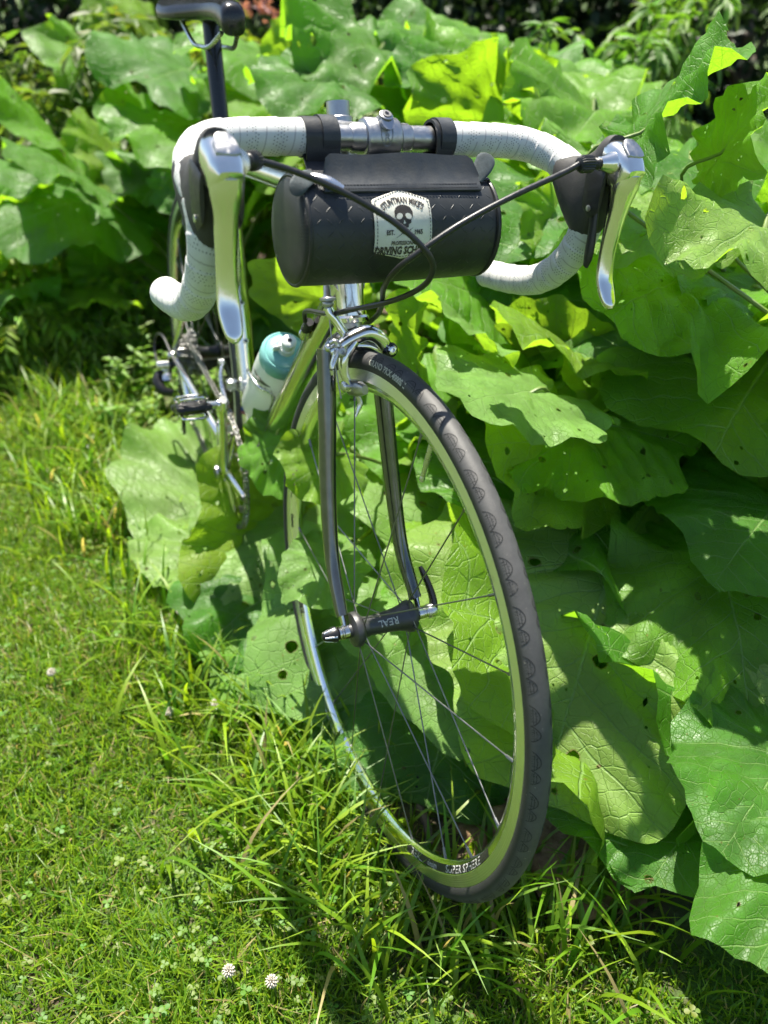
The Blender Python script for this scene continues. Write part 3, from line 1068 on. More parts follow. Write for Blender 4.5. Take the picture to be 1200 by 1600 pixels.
# rear wheel
RH = np.array([0, 0, WR])
rw_rim, rtt, _, _ = wheel_mesh_parts('rear_wheel', RH, False, True)
spokes(rw_rim, 24, .034, -.018, .021, .9, .3)
rim_text(rw_rim, 'SUPER SPHERE', .0125, rad(120), .2972, 0, M['black_print'], flip=-1)
m = MB()
m.lathe([(-.019, .018), (-.017, .024), (-.014, .024), (-.011, .016), (.0, .0125), (.020, .0135), (.030, .016), (.034, .0225), (.0375, .0225), (.040, .0135), (.060, .0105), (.062, .007)], (0, 0, 0), (0, 1, 0), 28)
part('hub', m, M['black_metal'], parent=rw_rim)
for y in (-1, 1):
    m = MB()
    m.lathe([(.060, .0075), (.072, .0080), (.078, .0050)], (0, 0, 0), (0, y, 0), 14)
    part('skewer_nut', m, M['alloy'], parent=rw_rim)


def gear(mb, c, rr, ri, y, th, teeth, depth=.0035):
    """toothed ring plate in the wheel plane"""
    out = []
    n = teeth * 4
    for i in range(n):
        r = rr if i % 4 in (1, 2) else rr - depth
        a = 2 * pi * i / n
        out.append((r * math.cos(a), r * math.sin(a)))
    inn = [(ri * math.cos(2 * pi * i / n), ri * math.sin(2 * pi * i / n)) for i in range(n)]
    V = [np.asarray(c) + [x, y + s * th / 2, z] for s in (-1, 1) for L_ in (out, inn) for x, z in L_]
    F = []
    for i in range(n):
        k = (i + 1) % n
        F += [(i, k, n + k, n + i), (2 * n + k, 2 * n + i, 3 * n + i, 3 * n + k), (k, i, 2 * n + i, 2 * n + k), (n + i, n + k, 3 * n + k, 3 * n + i)]
    mb.add(V, F)


cas = None
for k, tt in enumerate((25, 23, 21, 19, 17, 15, 14, 13, 12)):
    m = MB()
    rr = tt * .0127 / (2 * pi) + .003
    gear(m, (0, 0, 0), rr, max(.012, rr - .014), -.0215 - .0041 * k, .0018, tt)
    part('cog', m, M['cog'], parent=rw_rim, smooth=False)
part('cassette_core', MB().lathe([(-.060, .0165), (-.056, .0175), (-.020, .019)], (0, 0, 0), (0, 1, 0), 20), M['cog'], parent=rw_rim)

# chainset
CRANK_A = rad(68)
CY = -.046
m = MB()
gear(m, (0, 0, 0), .1085, .0965, CY, .0040, 53, .0045)
cset = part('chainring', m, M['alloy'], smooth=False)
cset.matrix_local = Matrix.Translation(Vector(BBP))
m = MB()
gear(m, (0, 0, 0), .0810, .0690, CY + .0075, .0030, 39, .004)
part('inner_chainring', m, M['alloy_grey'], parent=cset, smooth=False)
m = MB()
for k in range(5):
    a = CRANK_A + 2 * pi * k / 5
    d = np.array([math.cos(a), 0, math.sin(a)])
    m.tube(smooth_path(np.array([[*(d * .016 + [0, CY - .010, 0]), .0115], [*(d * .040 + [0, CY - .008, 0]), .0085], [*(d * .085 + [0, CY - .003, 0]), .0062], [*(d * .0985 + [0, CY - .001, 0]), .0066]]), 4)[:, :3], np.linspace(.0125, .0062, 13), 12, True, (1, .55), up=(0, 1, 0))
part('spider', m, M['polished'], parent=cset)
for k in range(5):
    m = MB()
    a = CRANK_A + 2 * pi * k / 5
    m.lathe([(0, .0055), (.004, .0055), (.0045, .0045)], np.array([math.cos(a) * .0935, CY - .003, math.sin(a) * .0935]), (0, -1, 0), 12)
    part('chainring_bolt', m, M['steel'], parent=cset)
d = np.array([math.cos(CRANK_A), 0, math.sin(CRANK_A)])
P = smooth_path(np.array([[*(d * -.012 + [0, CY - .014, 0]), .0130], [*(d * .02 + [0, CY - .016, 0]), .0165], [*(d * .07 + [0, CY - .018, 0]), .0125], [*(d * .13 + [0, CY - .022, 0]), .0108], [*(d * .165 + [0, CY - .025, 0]), .0130], [*(d * .182 + [0, CY - .025, 0]), .0095]]), 5)
part('crank_arm', MB().tube(P[:, :3], P[:, 3], 18, True, (1, .62), up=(0, 1, 0)), M['polished'], parent=cset)
m = MB()
m.lathe([(0, .0125), (.004, .0115), (.0055, .006)], (0, CY - .026, 0), (0, -1, 0), 18)
part('crank_bolt', m, M['alloy_grey'], parent=cset)
# left crank, pointing down
d2 = -d
P = smooth_path(np.array([[*(d2 * -.010 + [0, .050, 0]), .0150], [*(d2 * .03 + [0, .054, 0]), .0140], [*(d2 * .12 + [0, .060, 0]), .0108], [*(d2 * .178 + [0, .062, 0]), .0110]]), 5)
part('crank_arm', MB().tube(P[:, :3], P[:, 3], 16, True, (1, .62), up=(0, 1, 0)), M['polished'], parent=cset)


def pedal(c, out):
    """double sided clip-in pedal with wire bails; c = axle root, out = -1 right / 1 left"""
    c = np.asarray(c, float)
    tl = rad(20)
    X = np.array([math.cos(tl), 0, math.sin(tl)])
    Y = np.array([0, out, 0.])
    Z = np.array([-math.sin(tl), 0, math.cos(tl)])
    Mx = np.stack([X, Y, Z], 1)
    m = MB()
    m.lathe([(0, .0085), (.004, .0085), (.006, .0070), (.020, .0080), (.022, .0060)], c, Y, 16)
    ax_ = part('pedal_axle', m, M['polished'])
    m = MB()
    cc = c + Y * .047
    m.box(cc, (.034, .052, .019), Mx, .004)
    m.box(cc + X * .026, (.022, .056, .012), Mx, .003)
    m.box(cc - X * .026, (.022, .056, .012), Mx, .003)
    body = part('pedal_body', m, M['black_metal'])
    m = MB()
    for s in (-1, 1):
        for xs in (-1, 1):
            pts = [cc + X * xs * .018 + Y * -.020 + Z * s * .010, cc + X * xs * .034 + Y * -.018 + Z * s * .015, cc + X * xs * .040 + Z * s * .016, cc + X * xs * .034 + Y * .018 + Z * s * .015, cc + X * xs * .018 + Y * .020 + Z * s * .010]
            m.tube(smooth_path(pts, 4), .0026, 8)
        for yy in (-.013, .013):
            th = [cc + Y * yy + Z * s * .011 + (Y * math.cos(a) * .0068 + X * math.sin(a) * .010) for a in np.linspace(0, 2 * pi, 13)]
            m.tube(th, .0020, 8)
    part('pedal_bail', m, M['polished'], parent=body)
pedal(BBP + d * .172 + np.array([0, CY - .030, 0]), -1)
pedal(BBP + d2 * .170 + np.array([0, .068, 0]), 1)

# chain: alternating inner and outer plates with rollers
def chain_pts():
    r1 = .1060
    r2 = 19 * .0127 / (2 * pi)
    cy2 = -.0215 - .0041 * 4
    a1 = BBP + np.array([0, CY, 0])
    a2 = RH + np.array([0, cy2, 0])
    dv = a1 - a2
    base = math.atan2(dv[2], dv[0])
    L_ = math.hypot(dv[0], dv[2])
    off = math.asin((r1 - r2) / L_)
    top1 = a1 + r1 * np.array([math.cos(base + pi / 2 + off), 0, math.sin(base + pi / 2 + off)])
    top2 = a2 + r2 * np.array([math.cos(base + pi / 2 + off), 0, math.sin(base + pi / 2 + off)])
    pts = [top2, top1]
    a0 = base + pi / 2 + off
    for a in np.linspace(a0, base - pi / 2 - .10, 40)[1:]:
        pts.append(a1 + r1 * np.array([math.cos(a), 0, math.sin(a)]))
    low = np.array([.035, cy2, .175])
    pts += [low + [.02, 0, .006], low, low + [-.022, 0, .006], low + [-.028, 0, .024], low + [-.012, 0, .045], low + [.008, 0, .062], np.array([.028, cy2, .262]), np.array([.026, cy2, .285])]
    for a in np.linspace(-.6, -pi - .2 + 0, 16):
        pts.append(a2 + r2 * np.array([math.cos(a), 0, math.sin(a)]))
    pts.append(top2)
    return np.array(pts)
CP = chain_pts()
Lc = np.concatenate([[0], np.cumsum(np.linalg.norm(np.diff(CP, axis=0), axis=1))])
nl = int(Lc[-1] / .0127) // 2 * 2
S_ = np.linspace(0, Lc[-1], nl + 1)
CPs = np.stack([np.interp(S_, Lc, CP[:, k]) for k in range(3)], 1)
m = MB()
for i in range(nl):
    p, q_ = CPs[i], CPs[i + 1]
    t_ = vunit(q_ - p)
    n_ = vunit(np.cross([0, 1., 0], t_))
    wy = .0034 if i % 2 else .0024
    for s in (-1, 1):
        pts = []
        for (al, h) in ((-.0035, .0), (-.002, .0040), (.0035, .0030), (.0092, .0030), (.0147, .0040), (.0162, 0), (.0147, -.0040), (.0092, -.0030), (.0035, -.0030), (-.002, -.0040)):
            pts.append(p + t_ * al + n_ * h)
        A = [x + [0, s * wy, 0] for x in pts]
        Bq = [x + [0, s * (wy + .0009), 0] for x in pts]
        n = len(pts)
        m.add(A + Bq, [tuple(range(n)), tuple(range(2 * n - 1, n - 1, -1))] + [(j, (j + 1) % n, n + (j + 1) % n, n + j) for j in range(n)])
    m.lathe([(-.0045, .0030), (.0045, .0030)], p, (0, 1, 0), 6)
part('chain', m, M['chain'], smooth=False)

# derailleurs
m = MB()
P = smooth_path(np.array([(.004, -.066, .318, .008), (-.006, -.086, .302, .0125), (.004, -.104, .285, .0135), (.024, -.098, .268, .0120), (.030, -.078, .262, .0100)]), 5)
m.tube(P[:, :3], P[:, 3], 16, True, (1, .85))
rd = part('rear_derailleur', m, M['black_metal'])
m = MB()
m.lathe([(-.012, .0115), (.012, .0115), (.014, .009)], (.000, -.090, .314), (0, -1, 0), 20)
m.box((.012, -.084, .296), (.030, .020, .012), np.stack([vunit([.8, -.2, -.5]), vunit([.2, 1, 0]), vunit([.5, 0, .8])], 1), .003)
part('knuckle', m, M['polished'], parent=rd)
for y in (-.066, -.058):
    m = MB()
    m.loft([(.040, y, .262), (.042, y, .23), (.042, y, .185)], [(.020, y, .262), (.024, y, .225), (.026, y, .170)], [.001, .001, .001], 8, 2.4)
    part('cage_plate', m, M['polished'], parent=rd)
for zz in (.262, .182):
    m = MB()
    gear(m, (.033, 0, zz), .019, .004, -.062, .005, 11, .004)
    part('jockey_wheel', m, M['plastic_black'], parent=rd, smooth=False)
m = MB()
m.tube(smooth_path([(.10, -.055, .318), (.03, -.070, .338), (-.04, -.078, .365), (-.075, -.088, .355), (-.070, -.094, .320), (-.022, -.096, .306)], 6), .0026, 8)
part('cable_housing', m, M['cable'])
m = MB()
c = seat_pt(.150)
m.lathe([(-.009, .0200), (-.008, .0215), (.008, .0215), (.009, .0200)], c, vunit(seat_pt(1) - seat_pt(0)), 20)
m.box(c + [.002, -.030, .004], (.020, .018, .022), None, .004)
fdr = part('front_derailleur', m, M['alloy'])
m = MB()
P = smooth_path(np.array([(.30 + .004, -.034, .440, .006), (.318, -.043, .425, .0065), (.338, -.046, .402, .0075), (.366, -.045, .388, .0065)]), 5)
P[:, 0] += .030
m.tube(P[:, :3], P[:, 3], 12, True, (1, .6), up=(0, 1, 0))
m.lathe([(-.004, .0062), (.005, .0062)], (.3345, -.038, .440), (0, -1, 0), 14)
part('derailleur_arm', m, M['alloy'], parent=fdr)
m = MB().lathe([(0, .005), (.005, .005), (.0055, .003)], (.385, -.052, .398), (0, -1, 0), 12)
part('anchor_bolt', m, M['steel'], parent=fdr)
for y in (-.040, -.054):
    m = MB()
    pts = [BBP + np.array([.114 * math.cos(a), y, .114 * math.sin(a)]) for a in np.linspace(rad(88), rad(125), 10)]
    pt2 = [BBP + np.array([.098 * math.cos(a), y, .098 * math.sin(a)]) for a in np.linspace(rad(88), rad(125), 10)]
    m.loft(pts, pt2, [.0011] * 10, 8, 2.2)
    part('cage_plate', m, M['polished'], parent=fdr)
# bottle cage of bent wire
CG0 = BBP + dtd * .125 + dtn * .020
m = MB()
for y in (-1, 1):
    m.tube(smooth_path([CG0 + dtn * .002 + [0, .008 * y, 0], CG0 + dtd * .13 + dtn * .003 + [0, .012 * y, 0], CG0 + dtd * .15 + dtn * .016 + [0, .036 * y, 0], CG0 + dtd * .13 + dtn * .050 + [0, .041 * y, 0], CG0 + dtd * .09 + dtn * .070 + [0, .030 * y, 0], CG0 + dtd * .03 + dtn * .076 + [0, .014 * y, 0], CG0 - dtd * .002 + dtn * .070 + [0, .010 * y, 0], CG0 - dtd * .004 + dtn * .030 + [0, .010 * y, 0]], 6), .0028, 10)
part('bottle_cage', m, M['alloy'])

# ------------------------------------------------------------------ bottle
t = NT('bottle_plastic')
co = t.coord()
c_ = t.ramp(t.noise(18, 3, .5, co), [(.3, (.70, .74, .70)), (.7, (.80, .83, .78))])
b1 = t.bsdf(c_, .35, 0, None, Subsurface_Weight=.0)
tr = t.n('BsdfTranslucent', i_Color=(.75, .80, .72, 1))
mx = t.n('MixShader', i_0=.45)
t.l(b1, mx.inputs[1]); t.l(tr.outputs[0], mx.inputs[2])
M['bottle'] = t.done(mx.outputs[0])
M['teal'] = mat_simple('teal_plastic', (.18, .42, .39), .32, 0, .12, 30)
M['nozzle'] = mat_simple('nozzle_plastic', (.66, .68, .64), .4, 0, .08, 30)
bottle = bpy.data.objects.new('water_bottle', None)
COL.objects.link(bottle)
LM = np.array(Matrix.Rotation(LEAN, 3, 'X'))
b0 = BBP + dtd * .140 + dtn * .0585
bottle.location = Vector(LM @ b0)
tag(bottle, 'milky white water bottle with teal lid held behind the fork on the down tube', 'bottle')
bz = vunit(LM @ vunit(dtd + dtn * .02))
by = vunit(LM @ np.array([0, 1., 0]))
bx = np.cross(by, bz)
bottle.scale = (1.02, 1.02, 1.10)
bottle.rotation_euler = Matrix(np.stack([bx, by, bz], 1).tolist()).to_euler()
m = MB().lathe([(0, .028), (.003, .0340), (.010, .0365), (.060, .0365), (.075, .0362), (.083, .0345), (.090, .0335), (.098, .0345), (.106, .0362), (.118, .0366), (.138, .0360), (.150, .0340), (.158, .0315)], (0, 0, 0), (0, 0, 1), 40)
m.build('body', M['bottle'], bottle)
m = MB().lathe([(.152, .0318), (.153, .0345), (.158, .0352), (.170, .0350), (.174, .0330), (.176, .0305), (.1755, .0285), (.1785, .0262), (.181, .020), (.182, .010), (.182, .002)], (0, 0, 0), (0, 0, 1), 40)
lid = m.build('lid', M['teal'], bottle)
m = MB().lathe([(.181, .0125), (.190, .0118), (.191, .0095), (.197, .0090), (.199, .0112), (.204, .0108), (.206, .0085), (.2062, .0030)], (0, 0, 0), (0, 0, 1), 28)
m.box((.0, -.015, .187), (.005, .012, .010), None, .0015)
nz = m.build('nozzle', M['nozzle'], lid)
MB().lathe([(0, .0032), (.0006, .0032)], (0, 0, .2060), (0, 0, 1), 14).build('nozzle_hole', M['black_gloss'], lid)
# dark window strip on the shoulder
V, F = [], []
for i in range(13):
    a = rad(-95 + 62 * i / 12)
    hh = .0075 * math.sin(pi * (i + .4) / 12.8) + .0008
    z0 = .131 + .004 * math.sin(a)
    for s in (-1, 1):
        r = .0369
        V.append((r * math.cos(a), r * math.sin(a), z0 + s * hh * .6))
F = [(2 * i, 2 * i + 2, 2 * i + 3, 2 * i + 1) for i in range(12)]
MB().add(V, F).build('printed_band', mat_simple('olive_print', (.09, .10, .06), .4), bottle)

# ------------------------------------------------------------------ handlebar bag
bag = bpy.data.objects.new('handlebar_bag', None)
COL.objects.link(bag)
tag(bag, 'black embossed leather barrel bag with white skull patch strapped under the handlebar', 'bag')
bag.matrix_world = Matrix.Rotation(LEAN, 4, 'X') @ STEER
BC = BAR + np.array([.040, -.0045, -.0785])
BR, BL = .0500, .1030
# body: barrel with uv in metres, slight sag and rounded shoulders
R, U = [], []
prof = [(-BL, BR * .93), (-BL + .002, BR * .985), (-BL + .006, BR), (-.06, BR * 1.012), (0, BR * 1.02), (.06, BR * 1.012), (BL - .006, BR), (BL - .002, BR * .985), (BL, BR * .93)]
pr = smooth_path(np.array(prof), 4)
seg = 56
for yy, r in pr:
    ring = []
    for j in range(seg):
        a = 2 * pi * j / seg
        k = 1.0 + .03 * math.cos(2 * a) * 0 + (.02 * math.cos(a * 2 + .6))
        ring.append(BC + np.array([r * k * math.sin(a), yy, r * k * math.cos(a) * 1.01]))
    R.append(ring)
m = MB().rings(R, True, True, U=list(pr[:, 0]), circ=2 * pi * BR)
body = m.build('bag_body', M['bag'], bag, True, 50)
# end caps: slightly domed discs with piping
for s in (-1, 1):
    m = MB()
    m.lathe([(0, BR * .985), (.0015, BR * .975), (.0040, BR * .90), (.0062, BR * .6), (.0072, BR * .2), (.0073, .001)], BC + [0, s * BL, 0], (0, s, 0), 48)
    ec = m.build('end_cap', M['bag'], bag)
    th = np.linspace(0, 2 * pi, 49)
    m = MB().tube([BC + np.array([BR * 1.005 * math.sin(a), s * (BL - .001), BR * 1.005 * math.cos(a)]) for a in th], .0024, 8, False)
    m.build('piping', M['leather_dark'], ec)
# flap: a curved sheet over the zip, its free upper edge standing up against the bar
def bag_pt(a, y, h=0.0):
    return BC + np.array([(BR + h) * math.sin(a), y, (BR + h) * math.cos(a)])
cols = 33
rows = []
prof_a = [(rad(38), .0030), (rad(35), .0044), (rad(30), .0050), (rad(24), .0066), (rad(18), .0105), (rad(13), .0165), (rad(9), .0225)]
ys = np.linspace(-.083, .086, cols)
for th_ in (0, 1):
    for i, (a, h) in enumerate(prof_a):
        row = []
        for j, y in enumerate(ys):
            f = i / (len(prof_a) - 1)
            # rounded upper corners
            e = min(1, (j / (cols - 1)) * 12, (1 - j / (cols - 1)) * 12)
            cut = (1 - math.sqrt(max(0, 1 - (1 - e) ** 2))) if f > .5 else 0
            aa = a + (prof_a[3][0] - a) * cut * .9
            hh = h + (prof_a[3][1] - h) * cut * .9 + .0012 * math.sin(y * 60 + 1) * f
            row.append(bag_pt(aa, y + .002 * f, hh - .0022 * th_))
        rows.append(row)
nr = len(prof_a)
V = [p for r_ in rows for p in r_]
F = []
for i in range(nr - 1):
    for j in range(cols - 1):
        a = i * cols + j
        F.append((a, a + 1, a + cols + 1, a + cols))
        b = nr * cols + a
        F.append((b + cols, b + cols + 1, b + 1, b))
for j in range(cols - 1):
    F.append((j + 1, j, nr * cols + j, nr * cols + j + 1))
    a = (nr - 1) * cols + j
    F.append((a, a + 1, nr * cols + a + 1, nr * cols + a))
for i in range(nr - 1):
    a, b = i * cols, nr * cols + i * cols
    F.append((a, a + cols, b + cols, b))
    a, b = a + cols - 1, b + cols - 1
    F.append((a + cols, a, b, b + cols))
flap = MB().add(V, F).build('flap', M['leather'], bag)
m = MB()
for hgt in (rad(36.4), rad(31.5)):
    for y in np.arange(-.080, .083, .0034):
        m.tube([bag_pt(hgt, y, .0047), bag_pt(hgt, y + .0024, .0049)], .00042, 5)
m.build('stitching', M['thread_dark'], flap, False)
# zip with a leather pull at each end
m = MB()
for k in range(96):
    y = -.104 + .205 * k / 95
    m.box(bag_pt(rad(22), y, .0032), (.0042, .0014, .0016), np.stack([vunit([math.cos(rad(22)), 0, -math.sin(rad(22))]), [0, 1, 0], vunit([math.sin(rad(22)), 0, math.cos(rad(22))])], 1))
m.build('zip', M['plastic_black'], bag, False)
def tab(pts, w, name='zip_pull', mat='suede'):
    P = smooth_path(np.array(pts), 5)
    n = len(P)
    ww = [w * (.55 + .45 * math.sin(pi * min(1, .15 + 1.0 * i / (n - 1)) * .62)) * (1 if i < n - 4 else math.sqrt(max(0.02, 1 - ((i - (n - 5)) / 4.2) ** 2))) for i in range(n)]
    m = MB()
    m.tube(P, ww, 16, True, (1.0, .14), up=(.75, -.1, .65))
    return m.build(name, M[mat], bag)
tab([bag_pt(rad(22), .086, .004), bag_pt(rad(17), .092, .009), bag_pt(rad(12), .099, .016), bag_pt(rad(8), .103, .023)], .0100)
tab([bag_pt(rad(20), -.088, .006), bag_pt(rad(24), -.096, .008), bag_pt(rad(31), -.106, .007), bag_pt(rad(40), -.113, .001)], .0085)
m = MB()
P = smooth_path(np.array([bag_pt(rad(18), -.098, .004), bag_pt(rad(24), -.089, .009), bag_pt(rad(31), -.077, .010), bag_pt(rad(38), -.066, .007)]), 5)
m.tube(P, [.0042] * len(P), 12, True, (1, .4), up=(.6, 0, .8))
m.build('zip_slider', M['alloy'], bag)
# straps: wide loops of black leather round the bar, with keepers
for y0, w in ((-.067, .0175), (.0665, .0090)):
    m = MB()
    R = []
    for a in np.linspace(rad(-40), rad(310), 40):
        rr = .0172
        c = BAR + np.array([rr * math.cos(a), 0, rr * math.sin(a)])
        n_ = np.array([math.cos(a), 0, math.sin(a)])
        if a < rad(-5):
            c = c + np.array([.004, 0, -.010]) * ((rad(-5) - a) / rad(35))
        R.append([c + n_ * (.0014 if s else -.0012) + [0, y0 + w * e, 0] for s, e in ((1, -1), (1, -.92), (1, .92), (1, 1), (0, 1), (0, -1))])
    m.rings(R, True, True)
    s_ = m.build('strap', M['leather_dark'], bag, True, 30)
    R = []
    for a in np.linspace(0, 2 * pi, 33):
        n_ = np.array([math.cos(a), 0, math.sin(a)])
        R.append([BAR + n_ * (.0205 if s else .0185) + [0, y0 + w * .45 + .0085 * e, 0] for s, e in ((1, -1), (1, 1), (0, 1), (0, -1))])
    MB().rings(R, True, False).build('strap_keeper', M['leather'], s_, True, 30)
    # hanger that drops from the loop to the barrel
    m = MB()
    m.loft([BAR + [.006, y0 - w, -.012], BAR + [.006, y0 + w, -.012]], [BC + [-.002, y0 - w, BR - .004], BC + [-.002, y0 + w, BR - .004]], [.0016, .0016], 8, 4, side=(1, 0, 0))
    m.build('hanger', M['leather_dark'], s_)
# patch: stitched hide with pointed top
PC_Y, PC_A = -.0075, rad(71)
def patch_pt(x, y, h):
    return bag_pt(PC_A - y / BR, PC_Y + x, h + .0012)
outl = [(-.031, -.0255), (.000, -.0325), (.031, -.0255), (.0305, .0205), (.0235, .0262), (.000, .0315), (-.0245, .0262), (-.0305, .0205)]
outl = [(-.0305, -.0265), (-.0285, -.0290), (0, -.0345), (.0290, -.0290), (.0310, -.0265), (.0305, .0205), (.0, .0310), (-.0305, .0205)]
m = MB()
n = 16
ylv = np.linspace(-.0345, .0310, 40)
def half_w(y, s):
    # left / right limits of the shield at height y
    if y > .0205:
        return .0305 * (1 - (y - .0205) / (.0310 - .0205))
    if y < -.0275:
        return .0300 * (1 - (-.0275 - y) / (.0345 - .0275))
    return .0308
V, F, k = [], [], 12
for y in ylv:
    w_ = max(half_w(y, 0), .0004)
    for j in range(k + 1):
        x = -w_ + 2 * w_ * j / k
        edge = 1 - min(1, min((w_ - abs(x)), .004) / .004)
        V.append(patch_pt(x, y, .0016 - .0012 * edge ** 2))
for i in range(len(ylv) - 1):
    for j in range(k):
        a = i * (k + 1) + j
        F.append((a, a + 1, a + k + 2, a + k + 1))
patch = MB().add(V, F).build('patch', M['patch'], bag)
M['print_brown'] = mat_simple('patch_print', (.045, .036, .030), .55, 0, .25, 80)


def patch_text(body, size, x0, y0, arch=0.0, sx=1.0, name='patch_lettering', bold=0.0):
    V, F = text_geo(body, size, bold)
    pts = []
    for x, y, z in V:
        x = x * sx
        if arch:
            a = x / arch
            X = x0 + (arch + y) * math.sin(a)
            Y = y0 + (arch + y) * math.cos(a) - arch
        else:
            X, Y = x0 + x, y0 + y
        pts.append(patch_pt(X, Y, .0020))
    return MB().add(pts, F).build(name, M['print_brown'], patch, False)
patch_text("STUNTMAN MIKE'S", .0084, 0, .0190, .036, .66, bold=.035)
patch_text('DRIVING SCHOOL', .0100, 0, -.0258, 0, .74, bold=.05)
patch_text('PROFESSIONAL', .0050, 0, -.0188, 0, .80, bold=.03)
patch_text('EST.', .0056, -.0150, -.0095, 0, .85, bold=.04)
patch_text('1965', .0056, .0150, -.0095, 0, .85, bold=.04)


def flat(poly, h, name, mat, holes=False):
    V = [patch_pt(x, y, h) for x, y in poly]
    return MB().add(V, [tuple(range(len(V)))]).build(name, mat, patch, False)
sk = [(-.0105, .004), (-.0110, .009), (-.0085, .0140), (-.004, .0165), (0, .0170), (.004, .0165), (.0085, .0140), (.0110, .009), (.0105, .004), (.0085, .0005), (.0080, -.0030), (.0052, -.0045), (.0048, -.0078), (.0016, -.0088), (-.0016, -.0088), (-.0048, -.0078), (-.0052, -.0045), (-.0080, -.0030), (-.0085, .0005)]
flat([(x * .90, y * .80 + .0010) for x, y in sk], .0021, 'skull', M['print_brown'])
for s in (-1, 1):
    flat([(s * .0048 + .0034 * math.cos(a), .0044 + .0027 * math.sin(a) + s * .0 - .0006 * math.cos(a) * s) for a in np.linspace(0, 2 * pi, 13)[:-1]], .0024, 'eye_socket', M['patch'])
flat([(0, .0012), (-.0014, -.0020), (.0014, -.0020)], .0024, 'nose_socket', M['patch'])
for s in (-1, 1):
    bolt = [(s * -.0098, -.0150), (s * -.001, -.0098), (s * .0008, -.0112), (s * .0100, -.0050), (s * .0018, -.0092), (s * .0002, -.0080)]
    flat(bolt, .0021, 'lightning_bolt', M['print_brown'])
m = MB()
per = []
pp = [(-.0285, -.0262), (0, -.0318), (.0285, -.0262), (.0285, .0192), (0, .0288), (-.0285, .0192), (-.0285, -.0262)]
for (xa, ya), (xb, yb) in zip(pp[:-1], pp[1:]):
    Lg = math.hypot(xb - xa, yb - ya)
    nst = int(Lg / .0030)
    for i in range(nst):
        f0, f1 = i / nst, (i + .62) / nst
        m.tube([patch_pt(xa + (xb - xa) * f0, ya + (yb - ya) * f0, .0019), patch_pt(xa + (xb - xa) * f1, ya + (yb - ya) * f1, .0019)], .00038, 4)
m.build('stitching', M['thread_dark'], patch, False)
